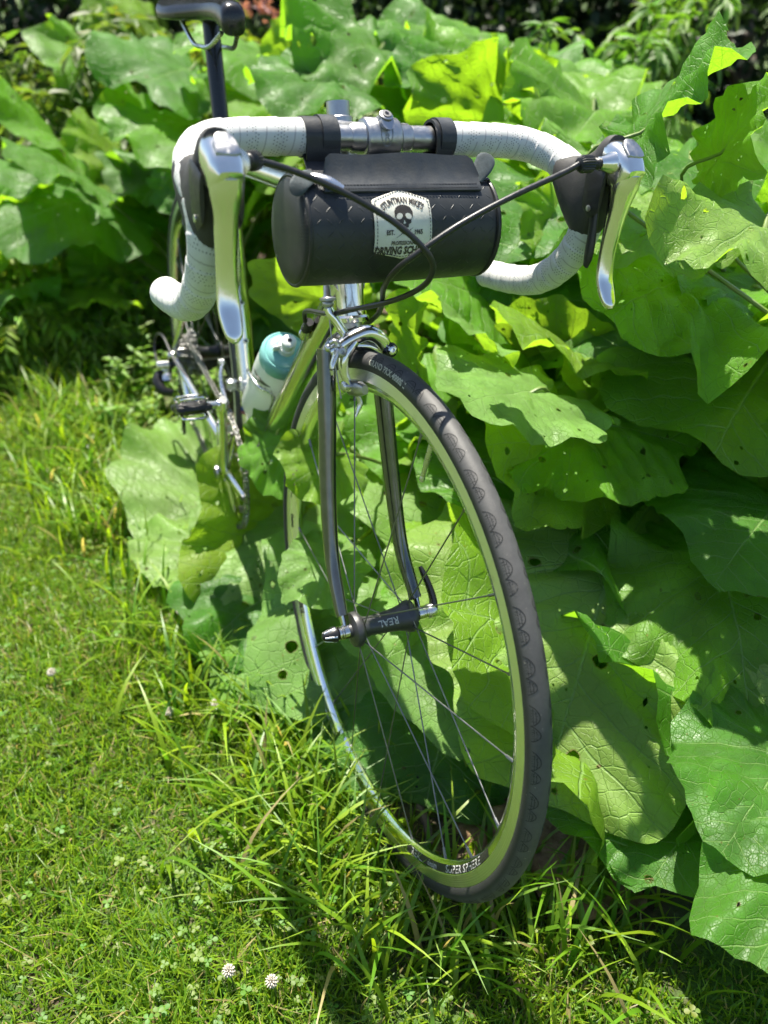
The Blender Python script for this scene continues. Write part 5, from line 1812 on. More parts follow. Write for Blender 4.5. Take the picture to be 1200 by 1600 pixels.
# leaves one can tell apart in the view: stalk end and tip as (x, y, distance)
#   key, base, tip, width, roll, seed, ruffle, fold, droop, cup, tone
HERO = [
    # right of the wheel
    ('A', (958, 872, 1.19), (845, 1262, 1.02), 1.05, 0, 3, .8, .10, .5, .2, 3),
    ('A', (975, 728, 1.42), (792, 905, 1.18), 1.25, 0, 5, .9, .10, .5, .3, 1),
    ('C', (902, 662, 1.25), (1112, 705, 1.20), 1.20, 0, 7, .8, .10, .4, .2, 0, 'up'),
    ('C', (835, 612, 1.18), (712, 640, 1.10), 1.35, 0, 9, .9, .10, .3, .1, 3, 'up'),
    ('C', (905, 560, 1.35), (800, 520, 1.24), 1.2, 0, 202, 1.4, .16, .4, .1, 2, 'up'),
    ('C', (740, 520, 1.30), (660, 470, 1.22), 1.2, 0, 204, 1.2, .14, .4, .1, 3, 'up'),
    ('F', (1000, 610, 1.35), (930, 640, 1.25), 1.2, 0, 206, 1.4, .16, .4, .1, 2, 'up'),
    ('C', (660, 690, 1.45), (720, 640, 1.36), 1.2, 0, 208, 1.4, .16, .4, .1, 2, 'up'),
    ('F', (1010, 498, 1.46), (1070, 650, 1.26), 1.30, 0, 11, .9, .14, .5, .3, 1),
    ('C', (885, 598, 1.45), (745, 502, 1.42), .95, 62, 13, 1.3, .25, .4, 0, 2),
    ('C', (905, 700, 1.28), (738, 708, 1.16), 1.0, 12, 15, 1.1, .10, .5, .4, 2),
    ('B', (1128, 880, 1.14), (1180, 1180, 1.00), .80, 0, 17, 1.2, .16, .6, .3, 0),
    ('B', (1068, 1165, 1.12), (975, 1385, .99), 1.45, 0, 19, .8, .08, .5, .4, 1),
    ('G', (1320, 1290, .88), (1160, 1545, .78), .72, 0, 21, 1.0, .12, .4, .2, 1),
    ('G', (1230, 1180, .95), (1130, 1330, .86), 1.0, 0, 22, 1.0, .12, .3, .2, 1),
    ('B', (1130, 1230, 1.06), (1010, 1385, .98), 1.1, 0, 24, 1.0, .12, .4, .2, 1),
    ('B', (1205, 560, 1.28), (1105, 735, 1.12), 1.15, 0, 23, 1.0, .12, .5, .3, 0),
    ('B', (1215, 790, 1.16), (1120, 905, 1.06), 1.2, 0, 25, .9, .12, .5, .4, 1),
    ('A', (1010, 780, 1.36), (1125, 870, 1.24), 1.1, 0, 27, 1.0, .12, .5, .3, 1),
    ('B', (1150, 1000, 1.22), (1060, 1200, 1.13), 1.3, 0, 28, .9, .1, .5, .3, 1),
    # upper right, near and out of focus
    ('N', (995, 215, 1.02), (1175, 62, .92), .95, 30, 29, 1.3, .15, .4, .2, 1),
    ('N', (1120, 250, .98), (1215, 140, .90), 1.0, 5, 31, 1.0, .15, .4, .2, 0),
    ('N', (1205, 355, .92), (1072, 412, .84), .85, 0, 33, 1.4, .12, .5, .2, 3),
    ('F', (1040, 330, 1.15), (985, 420, 1.05), 1.1, 0, 35, 1.4, .12, .5, .2, 3),
    ('F', (1075, 430, 1.2), (930, 520, 1.08), 1.0, 10, 37, 1.2, .12, .5, .2, 0),
    ('E', (880, 300, 1.50), (785, 405, 1.36), 1.2, 0, 39, .9, .12, .5, .2, 1),
    ('F', (1000, 400, 1.52), (880, 590, 1.34), 1.2, 0, 41, .8, .12, .5, .2, 1),
    ('E', (880, 350, 1.45), (805, 372, 1.36), .9, 40, 43, 1.2, .2, .4, .2, 2),
    ('F', (1030, 290, 1.6), (960, 330, 1.45), 1.1, 0, 45, 1.2, .12, .5, .2, 3),
    ('F', (1085, 255, 1.3), (1010, 300, 1.2), 1.1, 0, 47, 1.2, .12, .5, .2, 1),
    # behind the bag and the bar
    ('H', (520, 128, 1.9), (455, 180, 1.75), 1.1, 0, 49, 1.1, .12, .6, .2, 1),
    ('H', (600, 75, 2.0), (480, 125, 1.85), 1.15, 0, 51, 1.9, .12, .6, .2, 1),
    ('H', (740, 82, 2.2), (655, 150, 2.0), 1.2, 0, 53, 1.9, .12, .6, .2, 1),
    ('H', (800, 75, 2.3), (725, 130, 2.1), 1.2, 0, 220, 1.4, .14, .5, .2, 0),
    ('E', (700, 130, 1.9), (640, 160, 1.8), 1.2, 10, 222, 1.3, .14, .5, .2, 1),
    ('E', (860, 215, 1.65), (800, 250, 1.55), 1.2, 0, 224, 1.3, .14, .5, .2, 0),
    ('F', (960, 250, 1.55), (900, 290, 1.45), 1.2, 0, 226, 1.3, .14, .5, .2, 3),
    ('F', (1000, 360, 1.35), (1060, 400, 1.25), 1.2, 0, 228, 1.3, .14, .5, .2, 2),
    ('F', (1130, 470, 1.30), (1060, 520, 1.22), 1.1, 0, 230, 1.3, .14, .5, .2, 3),
    ('F', (1190, 440, 1.25), (1150, 520, 1.18), 1.1, 0, 232, 1.3, .14, .5, .2, 0),
    ('H', (840, 110, 2.1), (770, 170, 1.9), 1.3, 0, 55, 1.8, .12, .6, .2, 3),
    ('E', (790, 190, 1.75), (620, 180, 1.65), .80, 58, 57, 1.1, .2, .4, .0, 0),
    ('E', (870, 190, 1.75), (800, 165, 1.6), 1.0, 30, 59, 1.2, .2, .4, .0, 2),
    ('E', (930, 175, 1.7), (880, 240, 1.55), 1.2, 20, 61, 1.2, .2, .4, .0, 0),
    ('I', (420, 85, 1.9), (345, 130, 1.75), 1.1, 0, 63, 1.2, .12, .6, .2, 3),
    ('I', (470, 110, 2.0), (405, 90, 1.85), 1.0, 60, 65, 1.2, .2, .4, .0, 2),
    ('I', (440, 160, 1.85), (385, 205, 1.7), 1.1, 0, 67, 1.4, .12, .6, .2, 3),
    ('I', (460, 150, 1.8), (430, 190, 1.7), .9, 50, 69, 1.4, .2, .4, .2, 2),
    # between bag, fork and frame
    ('D', (520, 470, 1.48), (385, 432, 1.38), .55, 55, 71, .8, .3, .3, 0, 2),
    ('C', (760, 470, 1.45), (620, 440, 1.30), 1.0, 10, 73, .9, .12, .5, .2, 0),
    ('C', (655, 590, 1.35), (645, 455, 1.28), .60, 70, 75, 1.5, .35, .3, 0, 2),
    ('C', (790, 560, 1.5), (690, 470, 1.4), 1.0, 20, 77, 1.0, .12, .5, .2, 1),
    ('C', (830, 520, 1.55), (860, 640, 1.38), 1.0, 0, 78, 1.0, .12, .5, .2, 1),
    # seen through the front wheel
    ('C', (775, 728, 1.48), (615, 905, 1.30), 1.25, 0, 79, .9, .10, .5, .3, 3),
    ('C', (570, 760, 1.62), (640, 605, 1.52), .85, 40, 81, 1.0, .2, .4, .1, 2),
    ('A', (735, 845, 1.36), (800, 985, 1.24), 1.25, 0, 83, .9, .10, .5, .3, 0),
    ('A', (735, 925, 1.30), (760, 1172, 1.13), 1.05, 0, 85, .8, .10, .6, .3, 3),
    ('C', (645, 880, 1.42), (580, 1205, 1.245), 1.0, 0, 87, .9, .08, .6, .4, 3),
    ('A', (720, 1045, 1.30), (655, 1295, 1.175), 1.30, 0, 89, .9, .08, .6, .4, 1),
    ('D', (560, 880, 1.5), (600, 980, 1.38), 1.2, 0, 91, .9, .08, .6, .4, 1),
    ('C', (700, 640, 1.55), (600, 760, 1.42), 1.1, 10, 92, 1.0, .1, .5, .3, 0),
    ('A', (830, 940, 1.25), (835, 1180, 1.12), 1.0, 0, 94, .9, .1, .5, .3, 0),
    # poking through the wheel
    ('D', (520, 872, 1.26), (448, 945, 1.20), .80, 0, 93, .8, .10, .4, .2, 3),
    ('D', (520, 715, 1.20), (446, 765, 1.15), .95, 25, 95, 1.3, .2, .5, .2, 2),
    # in front of the frame, low on the lawn side
    ('D', (478, 682, 1.31), (372, 722, 1.35), 1.0, 15, 97, 1.0, .10, .5, .4, 0),
    ('D', (352, 790, 1.80), (192, 838, 1.70), 1.75, 0, 200, 1.3, .06, .15, .1, 3),
    ('D', (455, 800, 1.62), (300, 960, 1.47), .85, 35, 101, .9, .30, .2, .0, 2),
    ('D', (468, 815, 1.58), (375, 1005, 1.44), 1.0, 0, 103, .9, .12, .5, .3, 3),
    ('D', (335, 858, 1.66), (228, 925, 1.57), 1.35, 0, 210, 1.2, .08, .2, .1, 3, 'up'),
    ('D', (300, 745, 1.92), (180, 742, 1.88), 1.1, 20, 212, 1.2, .14, .3, .1, 2, 'up'),
    ('D', (400, 900, 1.54), (305, 955, 1.48), 1.2, 0, 214, 1.2, .10, .3, .1, 2, 'up'),
    ('D', (425, 985, 1.46), (322, 1055, 1.385), 1.25, 0, 216, 1.1, .10, .3, .1, 3, 'up'),
    ('D', (440, 915, 1.50), (295, 1030, 1.39), .95, 0, 105, 1.1, .12, .5, .3, 1),
    ('D', (510, 945, 1.50), (402, 1135, 1.33), 1.05, 0, 107, .9, .10, .5, .3, 0),
    ('D', (540, 1120, 1.36), (485, 1270, 1.20), .9, 0, 108, .9, .10, .5, .3, 0),
    # upper left, out of focus
    ('I', (300, 110, 1.95), (195, 150, 1.8), 1.2, 0, 109, 1.2, .12, .5, .2, 3),
    ('I', (310, 200, 1.9), (255, 265, 1.75), 1.2, 0, 111, 1.2, .12, .5, .2, 3),
    ('I', (240, 210, 2.0), (150, 180, 1.85), 1.1, 20, 113, 1.2, .12, .5, .2, 0),
    ('I', (270, 265, 2.05), (215, 330, 1.9), 1.1, 0, 115, 1.2, .12, .5, .2, 1),
    ('J', (150, 310, 2.0), (-30, 380, 1.8), .85, 0, 117, .8, .12, .5, .2, 3),
    ('J', (190, 255, 2.1), (120, 265, 1.95), 1.1, 30, 119, 1.0, .12, .5, .2, 2),
    ('J', (90, 220, 2.1), (10, 190, 1.9), 1.1, 20, 121, 1.0, .12, .5, .2, 0),
    ('K', (180, 110, 2.7), (90, 150, 2.5), 1.1, 20, 123, 1.0, .12, .5, .2, 0),
    ('K', (250, 60, 2.8), (150, 90, 2.6), 1.1, 20, 125, 1.0, .12, .5, .2, 2),
]
CUTS = {3: [(.27, .20, .060, .085), (.10, .045, .022, .03), (.63, .33, .040, .022), (.56, .245, .014, .014), (.20, .255, .02, .02)],
        5: [(.30, -.20, .05, .02), (.45, .10, .02, .035)], 27: [(.42, .12, .13, .07)], 97: [(.5, .2, .035, .03), (.35, -.15, .03, .025), (.65, -.1, .03, .03), (.6, .3, .03, .02)],
        7: [(.25, .02, .02, .012), (.52, -.26, .02, .03)]}
for k, (key, b, t_, wr, roll, seed, ruf, fold, droop, cup, tone, *flag) in enumerate(HERO):
    if key in 'IJK':
        z_ = {'I': 1.28, 'J': 1.25, 'K': 1.1}[key]          # these stand further back, clear of the rear wheel's sun
        b, t_ = (b[0], b[1], b[2] * z_), (t_[0], t_[1], t_[2] * z_)
    if key in 'EFHN':
        ruf *= 1.45
    if key in 'HIJKO' and tone == 3:
        tone = 1 if seed % 4 == 1 else 0
    add_leaf(key, ray(*b), ray(*t_), wr, roll, seed, ruf, fold, droop, cup, tone, cuts=CUTS.get(seed), ref=(.12, -.12, 1) if flag else None)

# the rest of each plant's leaves: a rosette of long stalked blades, tried until they keep clear of the bicycle and the lens
def clear_of_bike(W):
    d = W @ BIKE_N
    x = W[:, 0]
    near = (x > -.45) & (x < 1.45) & (W[:, 2] < 1.05)
    if np.any(near & (d < .09)):
        return False
    bars = (x > .60) & (x < 1.15) & (W[:, 2] > .60)
    if np.any(bars & (d < .34)):
        return False
    v = W - CAM_POS
    z = v @ CAM_F
    if np.any(z < .75):
        return False
    # never in front of the bicycle for the camera
    pd = -(CAM_POS @ BIKE_N)
    for p in W[::40]:
        dr = p - CAM_POS
        den = dr @ BIKE_N
        if den > 1e-6:
            s = pd / den
            hit = CAM_POS + dr * s
            if s > 1 and -.4 < hit[0] < 1.4 and 0 < hit[2] < 1.0:
                return False
        elif den <= 1e-6 and p[0] > -.4:
            return False
    return True


r_ = np.random.default_rng(77)
FILL = {'A': (9, .40, .28), 'B': (10, .42, .28), 'C': (7, .34, .22), 'D': (1, .20, .20), 'E': (24, .62, .20), 'F': (24, .62, .22), 'H': (26, .60, .20), 'I': (24, .64, .19), 'J': (24, .58, .19), 'K': (24, .62, .20), 'L': (20, .66, .24), 'N': (12, .78, .24), 'O': (22, .62, .24)}
for key, (n, hmax, size) in FILL.items():
    root = plants[key][1]
    done = tries = 0
    while done < n and tries < n * 14:
        tries += 1
        az = r_.uniform(0, 2 * pi)
        hh = hmax * r_.uniform(.25, 1.0)
        reach = r_.uniform(.10, .42)
        base = root + np.array([math.cos(az) * reach, math.sin(az) * reach, hh])
        Lf = size * r_.uniform(.75, 1.25)
        out = vunit(np.array([math.cos(az + r_.normal(0, .5)), math.sin(az + r_.normal(0, .5)), r_.uniform(-.75, .15) if r_.random() < .7 else r_.uniform(.2, 1.1)]))
        tip = base + out * Lf
        if tip[2] < .04:
            tip[2] = .04
        # cheap test with the blade's outline before the mesh is made
        A = leaf_frame(base, tip, 0, (0, 0, 1))
        ring = np.array([base + A @ (np.array([math.cos(a) * .5 + .4, math.sin(a) * .55, 0]) * Lf) for a in np.linspace(0, 6.28, 40)])
        if key in ('I', 'J') and max(base[0], tip[0]) > -.72 and min(base[1], tip[1]) < .10:
            continue
        ok = clear_of_bike(np.vstack([np.repeat(ring, 40, 0)[::40], ring]))
        if not ok:
            continue
        pc = project(base + (tip - base) * .5)
        pt_ = project(tip)
        if (pc[1] > 1130 or pt_[1] > 1230) and pc[0] > 330 and pc[0] < 1500:
            continue
        if key in ('B', 'N', 'A'):
            # keep the near foreground open
            px = project(base + (tip - base) * .5)
            if px[2] < .95 and px[0] < 1230:
                continue
        add_leaf(key, base, tip, r_.uniform(.95, 1.25), r_.normal(0, 26), 1000 + int(r_.integers(1, 99999)), r_.uniform(.9, 1.8), r_.uniform(.05, .25), r_.uniform(.3, .9), r_.uniform(-.2, .5), int(r_.choice([0, 1, 1, 1, 2, 0] if key in 'HIJKLO' else [0, 0, 0, 1, 1, 2, 2, 3])), 0.0, (0, 0, 1))
        done += 1
print('leaves', sum(1 for o in bpy.data.objects if o.name.startswith('leaf')))

# ------------------------------------------------------------------ grass, clover and weeds
def soup(name, V, F4, tone, mat, smooth=False):
    """many small quads as one mesh; V (n,3), F4 (m,4), tone (n,3) vertex colours"""
    me = bpy.data.meshes.new(name)
    me.vertices.add(len(V))
    me.vertices.foreach_set('co', np.asarray(V, np.float32).ravel())
    me.loops.add(len(F4) * 4)
    me.loops.foreach_set('vertex_index', np.asarray(F4, np.int32).ravel())
    me.polygons.add(len(F4))
    me.polygons.foreach_set('loop_start', np.arange(0, len(F4) * 4, 4, dtype=np.int32))
    if smooth:
        me.polygons.foreach_set('use_smooth', np.ones(len(F4), dtype=bool))
    ca = me.color_attributes.new('tone', 'FLOAT_COLOR', 'POINT')
    ca.data.foreach_set('color', np.hstack([tone, np.ones((len(V), 1))]).astype(np.float32).ravel())
    me.materials.append(mat)
    me.update(calc_edges=True)
    return me


def blades(P, H, Wd, lean, az, tone, seg=3, curl=1.0):
    """curved tapering blades at points P (n,2)"""
    n = len(P)
    z0 = ground_z(P[:, 0], P[:, 1])
    t = np.linspace(0, 1, seg + 1)
    d = np.stack([np.cos(az), np.sin(az)], 1)
    s = np.stack([-np.sin(az), np.cos(az)], 1)
    V = np.zeros((n, seg + 1, 2, 3))
    C = np.zeros((n, seg + 1, 2, 3))
    for i, k in enumerate(t):
        ang = lean * (k ** curl)
        off = H * lean * k * k * .85
        zz = H * k * np.cos(ang * .8)
        w = Wd * (1 - k ** 2.2) + .00025
        for j, sg in enumerate((-1, 1)):
            V[:, i, j, :2] = P + d * off[:, None] + s * (sg * w / 2)[:, None]
            V[:, i, j, 2] = z0 - .004 + zz
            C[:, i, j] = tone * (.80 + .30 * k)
    idx = np.arange(n * (seg + 1) * 2).reshape(n, seg + 1, 2)
    F = np.stack([idx[:, :-1, 0], idx[:, :-1, 1], idx[:, 1:, 1], idx[:, 1:, 0]], -1).reshape(-1, 4)
    return V.reshape(-1, 3), F, C.reshape(-1, 3)


def tones(n, r, dry=.12):
    base = np.array([.066, .170, .010])
    alt = np.array([.175, .255, .012])
    k = r.random((n, 1))
    c = base * (1 - k) + alt * k
    c *= r.uniform(.7, 1.25, (n, 1))
    d = r.random(n) < dry
    c[d] = np.array([.30, .25, .11]) * r.uniform(.6, 1.2, (d.sum(), 1))
    return c


def in_view(P, h=.05, m=80):
    v = np.hstack([P, np.full((len(P), 1), h)]) - CAM_POS
    z = v @ CAM_F
    x = 600 + FPX * (v @ CAM_R) / z
    y = 800 - FPX * (v @ CAM_U) / z
    return (z > .3) & (x > -m) & (x < 1200 + m) & (y > -m) & (y < 1600 + m)


def turf_mask(P, r):
    """where turf grows: the lawn side of the bicycle and the front; thins out under the broad leaves"""
    edge = np.interp(P[:, 0], [-4, -1.2, -.7, 0, .4, .8, .95, 1.08, 1.13, 1.2, 1.25, 1.3, 1.45, 1.6, 3], [.2, -.05, -.08, -.10, -.16, -.10, -.03, .02, .05, .10, .16, .24, .42, .6, .8])
    e = edge - P[:, 1] + r.normal(0, .05, len(P))
    return e > 0


r_ = np.random.default_rng(5)
N0 = 330000
P = np.stack([r_.uniform(-1.6, 1.75, N0), r_.uniform(-1.5, .6, N0)], 1)
P = P[in_view(P) & turf_mask(P, r_)]
dist = np.hypot(P[:, 0] - CAM_POS[0], P[:, 1] - CAM_POS[1])
keep = r_.random(len(P)) < np.clip(1.35 - dist * .22, .35, 1)
P = P[keep]
# clumps: taller and denser by patches
cl = .5 + .5 * np.sin(P[:, 0] * 9.3 + 1.1 * np.sin(P[:, 1] * 7)) * np.sin(P[:, 1] * 11.7 + 1.7)
n = len(P)
H = r_.uniform(.014, .048, n) * (.55 + .9 * cl)
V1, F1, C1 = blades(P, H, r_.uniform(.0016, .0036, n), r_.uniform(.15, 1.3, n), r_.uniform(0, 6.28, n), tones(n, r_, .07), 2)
turf = link('short_grass', soup('short_grass', V1, F1, C1, M['blade']))
tag(turf, 'short green lawn grass mixed with dry straw on the left', 'grass', kind='stuff')
print('turf blades', n)
# long blades by the front wheel and along the foot of the leaves
cents = [(545, 1335, 26), (480, 1290, 30), (590, 1410, 26), (470, 1210, 34), (430, 1150, 34), (380, 1120, 30), (520, 1180, 26), (350, 1060, 26), (300, 1010, 22), (640, 1460, 22), (540, 1420, 24), (760, 1470, 18), (840, 1440, 26), (900, 1420, 24), (950, 1440, 18), (440, 1260, 26), (300, 1120, 22), (250, 900, 22), (230, 1000, 20), (700, 1500, 18), (400, 1340, 22), (200, 800, 22), (230, 700, 24), (1000, 1470, 16)]
PP, HH = [], []
for (px, py, m_) in cents:
    w = ray(px, py, 1.0) - CAM_POS
    g = CAM_POS + w * (-CAM_POS[2] / w[2])
    m_ = int(m_ * 1.7)
    c = g[:2] + r_.normal(0, .055, (m_, 2))
    PP.append(c)
    HH.append(r_.uniform(.06, .16, m_))
xb = r_.uniform(-1.4, .15, 2300)
yb = np.interp(xb, [-1.3, -.6, 0, .4, .75], [-.30, -.22, -.16, -.20, -.14]) + r_.normal(-.05, .085, 2300)
PP.append(np.stack([xb, yb], 1))
HH.append(r_.uniform(.06, .17, 2300))
P = np.vstack(PP)
H = np.concatenate(HH)
keepm = (np.abs(P @ BIKE_N[:2]) > .022) | (P[:, 0] < .70) | (P[:, 0] > 1.12)
P, H = P[keepm], H[keepm]
n = len(P)
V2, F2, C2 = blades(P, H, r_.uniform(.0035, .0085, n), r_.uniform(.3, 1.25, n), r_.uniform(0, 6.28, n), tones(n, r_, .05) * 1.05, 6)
lg = link('long_grass', soup('long_grass', V2, F2, C2, M['blade'], True))
tag(lg, 'long arching grass blades in tufts along the foot of the broad leaves', 'grass', kind='stuff')

# clover and small round weeds among the grass
def leaflets(P, Z, R, tilt, az, tone, n=6):
    """roundish folded leaflets as two quads each side"""
    k = len(P)
    out_v, out_f, out_c = [], [], []
    prof = np.array([(0, 0), (.45, .42), (.85, .36), (1.0, .0)])
    d = np.stack([np.cos(az) * np.cos(tilt), np.sin(az) * np.cos(tilt), np.sin(tilt)], 1)
    s = np.stack([-np.sin(az), np.cos(az), np.zeros(k)], 1)
    up = np.cross(d, s) * -1
    base = np.hstack([P, Z[:, None]])
    V = np.zeros((k, 3, 4, 3))
    for i, (a, w) in enumerate(prof):
        mid = base + d * (R * a)[:, None] - np.array([0, 0, 1]) * (R * .12 * a * a)[:, None]
        V[:, 1, i] = mid
        V[:, 0, i] = mid + s * (R * w)[:, None] + np.array([0, 0, 1]) * (R * .16 * w)[:, None]
        V[:, 2, i] = mid - s * (R * w)[:, None] + np.array([0, 0, 1]) * (R * .16 * w)[:, None]
    idx = np.arange(k * 12).reshape(k, 3, 4)
    F = []
    for a in (0, 1):
        F.append(np.stack([idx[:, a, :-1], idx[:, a + 1, :-1], idx[:, a + 1, 1:], idx[:, a, 1:]], -1).reshape(-1, 4))
    C = np.repeat(tone, 12, 0)
    return V.reshape(-1, 3), np.vstack(F), C


def merge(parts):
    V, F, C, o = [], [], [], 0
    for v, f, c in parts:
        V.append(v); F.append(f + o); C.append(c)
        o += len(v)
    return np.vstack(V), np.vstack(F), np.vstack(C)


N0 = 6500
P = np.stack([r_.uniform(-1.0, 1.75, N0), r_.uniform(-1.3, .6, N0)], 1)
P = P[in_view(P) & turf_mask(P, r_)]
cl = np.sin(P[:, 0] * 6.1 + .4) * np.sin(P[:, 1] * 5.3 + 2.2)
P = P[cl + r_.normal(0, .35, len(P)) > .05]
n = len(P)
Z = ground_z(P[:, 0], P[:, 1]) + r_.uniform(.012, .045, n)
parts_ = []
a0 = r_.uniform(0, 6.28, n)
tn = np.stack([r_.uniform(.06, .13, n), r_.uniform(.15, .20, n), r_.uniform(.008, .013, n)], 1)
Rl = r_.uniform(.0035, .0085, n)
for k in range(3):
    parts_.append(leaflets(P, Z, Rl, r_.uniform(-.1, .35, n), a0 + k * 2.094, tn))
V3, F3, C3 = merge(parts_)
cv = link('clover_leaves', soup('clover_leaves', V3, F3, C3, M['small_leaf'], True))
tag(cv, 'small three part clover leaves scattered through the lawn', 'clover', kind='stuff')
print('clover', n)

# litter of straw, roots and shrivelled scraps on the bare soil by the wheel
N0 = 2600
P = np.stack([r_.uniform(.35, 1.5, N0), r_.uniform(-.25, .55, N0)], 1)
P = P[in_view(P)]
n = len(P)
az = r_.uniform(0, 6.28, n)
V4, F4, C4 = blades(P, r_.uniform(.004, .016, n), r_.uniform(.0012, .004, n), r_.uniform(2.0, 5.0, n), az, np.array([.20, .14, .085]) * r_.uniform(.35, 1.4, (n, 1)), 3)
lt = link('dry_litter', soup('dry_litter', V4, F4, C4, M['blade'], True))
tag(lt, 'dry straw and root scraps on the bare soil under the front wheel', 'litter', kind='stuff')
# ------------------------------------------------------------------ sprigs, shrubs and trees
def leaf_cards(B, D, Nn, L, W, tone, rise=.18):
    """pointed folded leaves: base B, direction D, normal N, length, width -> three cross rows"""
    n = len(B)
    S = np.cross(D, Nn)
    prof = ((0, .06), (.35, .95), (.72, .62), (1.0, .03))
    V = np.zeros((n, 3, 4, 3))
    for i, (a, w) in enumerate(prof):
        mid = B + D * (L * a)[:, None] - Nn * (L * rise * a * a)[:, None]
        V[:, 1, i] = mid
        for r_i, sg in ((0, 1), (2, -1)):
            V[:, r_i, i] = mid + S * (sg * W * w / 2)[:, None] + Nn * (W * .22 * w)[:, None]
    idx = np.arange(n * 12).reshape(n, 3, 4)
    F = [np.stack([idx[:, a, :-1], idx[:, a + 1, :-1], idx[:, a + 1, 1:], idx[:, a, 1:]], -1).reshape(-1, 4) for a in (0, 1)]
    return V.reshape(-1, 3), np.vstack(F), np.repeat(tone, 12, 0)


def nrm(v):
    return v / (np.linalg.norm(v, axis=1, keepdims=True) + 1e-9)


M['wood'] = mat_simple('bark', (.10, .075, .055), .85, 0, .35, 12, .8, 60)
M['stem'] = mat_simple('green_stem', (.10, .17, .03), .5, 0, .3, 30)


def sprig(name, label, cat, group, root, h, nstem, spread, leafL, leafW, pairs, tone, seed, compound=0, droop=.35, lean=(0, 0)):
    """upright plant: several stems, paired leaves (or leaves made of paired leaflets) along each"""
    r = np.random.default_rng(seed)
    o = bpy.data.objects.new(name, None)
    COL.objects.link(o)
    o.location = tuple(root)
    tag(o, label, cat, group)
    st = MB()
    B, D, N, L, W = [], [], [], [], []
    for k in range(nstem):
        az = r.uniform(0, 6.28)
        out = np.array([math.cos(az), math.sin(az), 0]) * spread * r.uniform(.3, 1) + np.array([lean[0], lean[1], 0])
        hh = h * r.uniform(.65, 1.05)
        P = smooth_path([(0, 0, -.01), out * .25 + [0, 0, hh * .4], out * .65 + [0, 0, hh * .78], out * 1.05 + [0, 0, hh]], 6)
        st.tube(P, np.linspace(.0045, .0012, len(P)) * (h / .35) ** .5, 5)
        for j in range(pairs):
            f = .18 + .82 * (j + r.uniform(0, .4)) / pairs
            i = min(len(P) - 2, int(f * (len(P) - 1)))
            p = P[i] + (P[i + 1] - P[i]) * r.random()
            a0 = j * 1.9 + r.normal(0, .3)
            for s in (0, pi):
                a = a0 + s
                el = r.uniform(-.25, .55)
                d = np.array([math.cos(a) * math.cos(el), math.sin(a) * math.cos(el), math.sin(el)])
                nn = vunit(np.array([0, 0, 1.]) - d * d[2] + r.normal(0, .18, 3))
                ll = leafL * r.uniform(.7, 1.2) * (1.1 - .45 * f)
                if not compound:
                    B.append(p); D.append(d); N.append(nn); L.append(ll); W.append(leafW * r.uniform(.8, 1.2) * (1.1 - .45 * f))
                else:
                    rp = smooth_path([p, p + d * ll * .5 + [0, 0, .02], p + d * ll - np.array([0, 0, droop * ll])], 4)
                    st.tube(rp, np.linspace(.0018, .0006, len(rp)), 4)
                    for q_ in range(compound + 1):
                        ff = .25 + .75 * q_ / compound
                        ii = min(len(rp) - 2, int(ff * (len(rp) - 1)))
                        pp = rp[ii] + (rp[ii + 1] - rp[ii]) * .5
                        t_ = vunit(rp[ii + 1] - rp[ii])
                        sd = vunit(np.cross(t_, nn))
                        for sg in ((-1, 1) if q_ < compound else (0,)):
                            dd = vunit(t_ * .65 + sd * sg + np.array([0, 0, -.15]) + r.normal(0, .08, 3))
                            B.append(pp); D.append(dd); N.append(vunit(nn - dd * (nn @ dd) + r.normal(0, .12, 3))); L.append(leafW * 3.0 * r.uniform(.8, 1.2)); W.append(leafW * r.uniform(.8, 1.2))
    st.build('stem', M['stem'], o)
    n = len(B)
    D = nrm(np.array(D))
    N = np.array(N)
    N = nrm(N - D * (N * D).sum(1, keepdims=True))
    tn = np.array(tone) * r.uniform(.7, 1.35, (n, 1)) * (1 + r.normal(0, .08, (n, 3)))
    V, F, C = leaf_cards(np.array(B), D, N, np.array(L), np.array(W), np.clip(tn, .003, 1))
    link('foliage', soup('foliage', V, F, C, M['small_leaf'], True), o)
    return o


def ground_at(px, py):
    w = ray(px, py, 1.0) - CAM_POS
    g = CAM_POS + w * (-CAM_POS[2] / w[2])
    return np.array([g[0], g[1], float(ground_z(g[0], g[1]))])


r_ = np.random.default_rng(31)
# low weeds where the lawn meets the rear wheel
WG = 'low weeds along the edge of the lawn'
WEEDS = [(300, 690, .16, 'just left of the pedal'), (255, 640, .20, 'below the rear derailleur'), (225, 600, .24, 'left of the rear derailleur'), (265, 560, .26, 'at the tip of the rear derailleur cable loop'),
         (300, 600, .22, 'behind the chain'), (205, 560, .28, 'left of the derailleur cable loop'), (240, 520, .30, 'below the white bar end'), (185, 690, .14, 'beside the lawn stick'),
         (215, 650, .18, 'above the right end of the lawn stick'), (280, 500, .30, 'right under the white handlebar drop'), (175, 600, .22, 'midway between the stick and the feathery weeds'), (330, 640, .14, 'behind the crank arm'),
         (150, 560, .26, 'leftmost of the cluster'), (320, 560, .30, 'behind the cassette'), (270, 720, .12, 'at the upper edge of the pale leaf under the chainring'), (195, 520, .32, 'tallest on the left of the cluster'),
         (290, 650, .18, 'directly behind the pedal'), (235, 570, .26, 'in the middle of the cluster left of the derailleur'), (310, 520, .34, 'behind the rear spokes, tallest of all')]
for k, (px, py, h, where) in enumerate(WEEDS):
    g = ground_at(px, py)
    if abs(g @ BIKE_N) < .05 and -.36 < g[0] < 1.3:
        g = g - BIKE_N * .09
        g[2] = 0
    sprig('small_weed', 'small bright green leafy weed ' + where, 'weed', WG, g, h, 5 + k % 3, .06, .040, .017, 8, (.12, .22, .020), 300 + k)
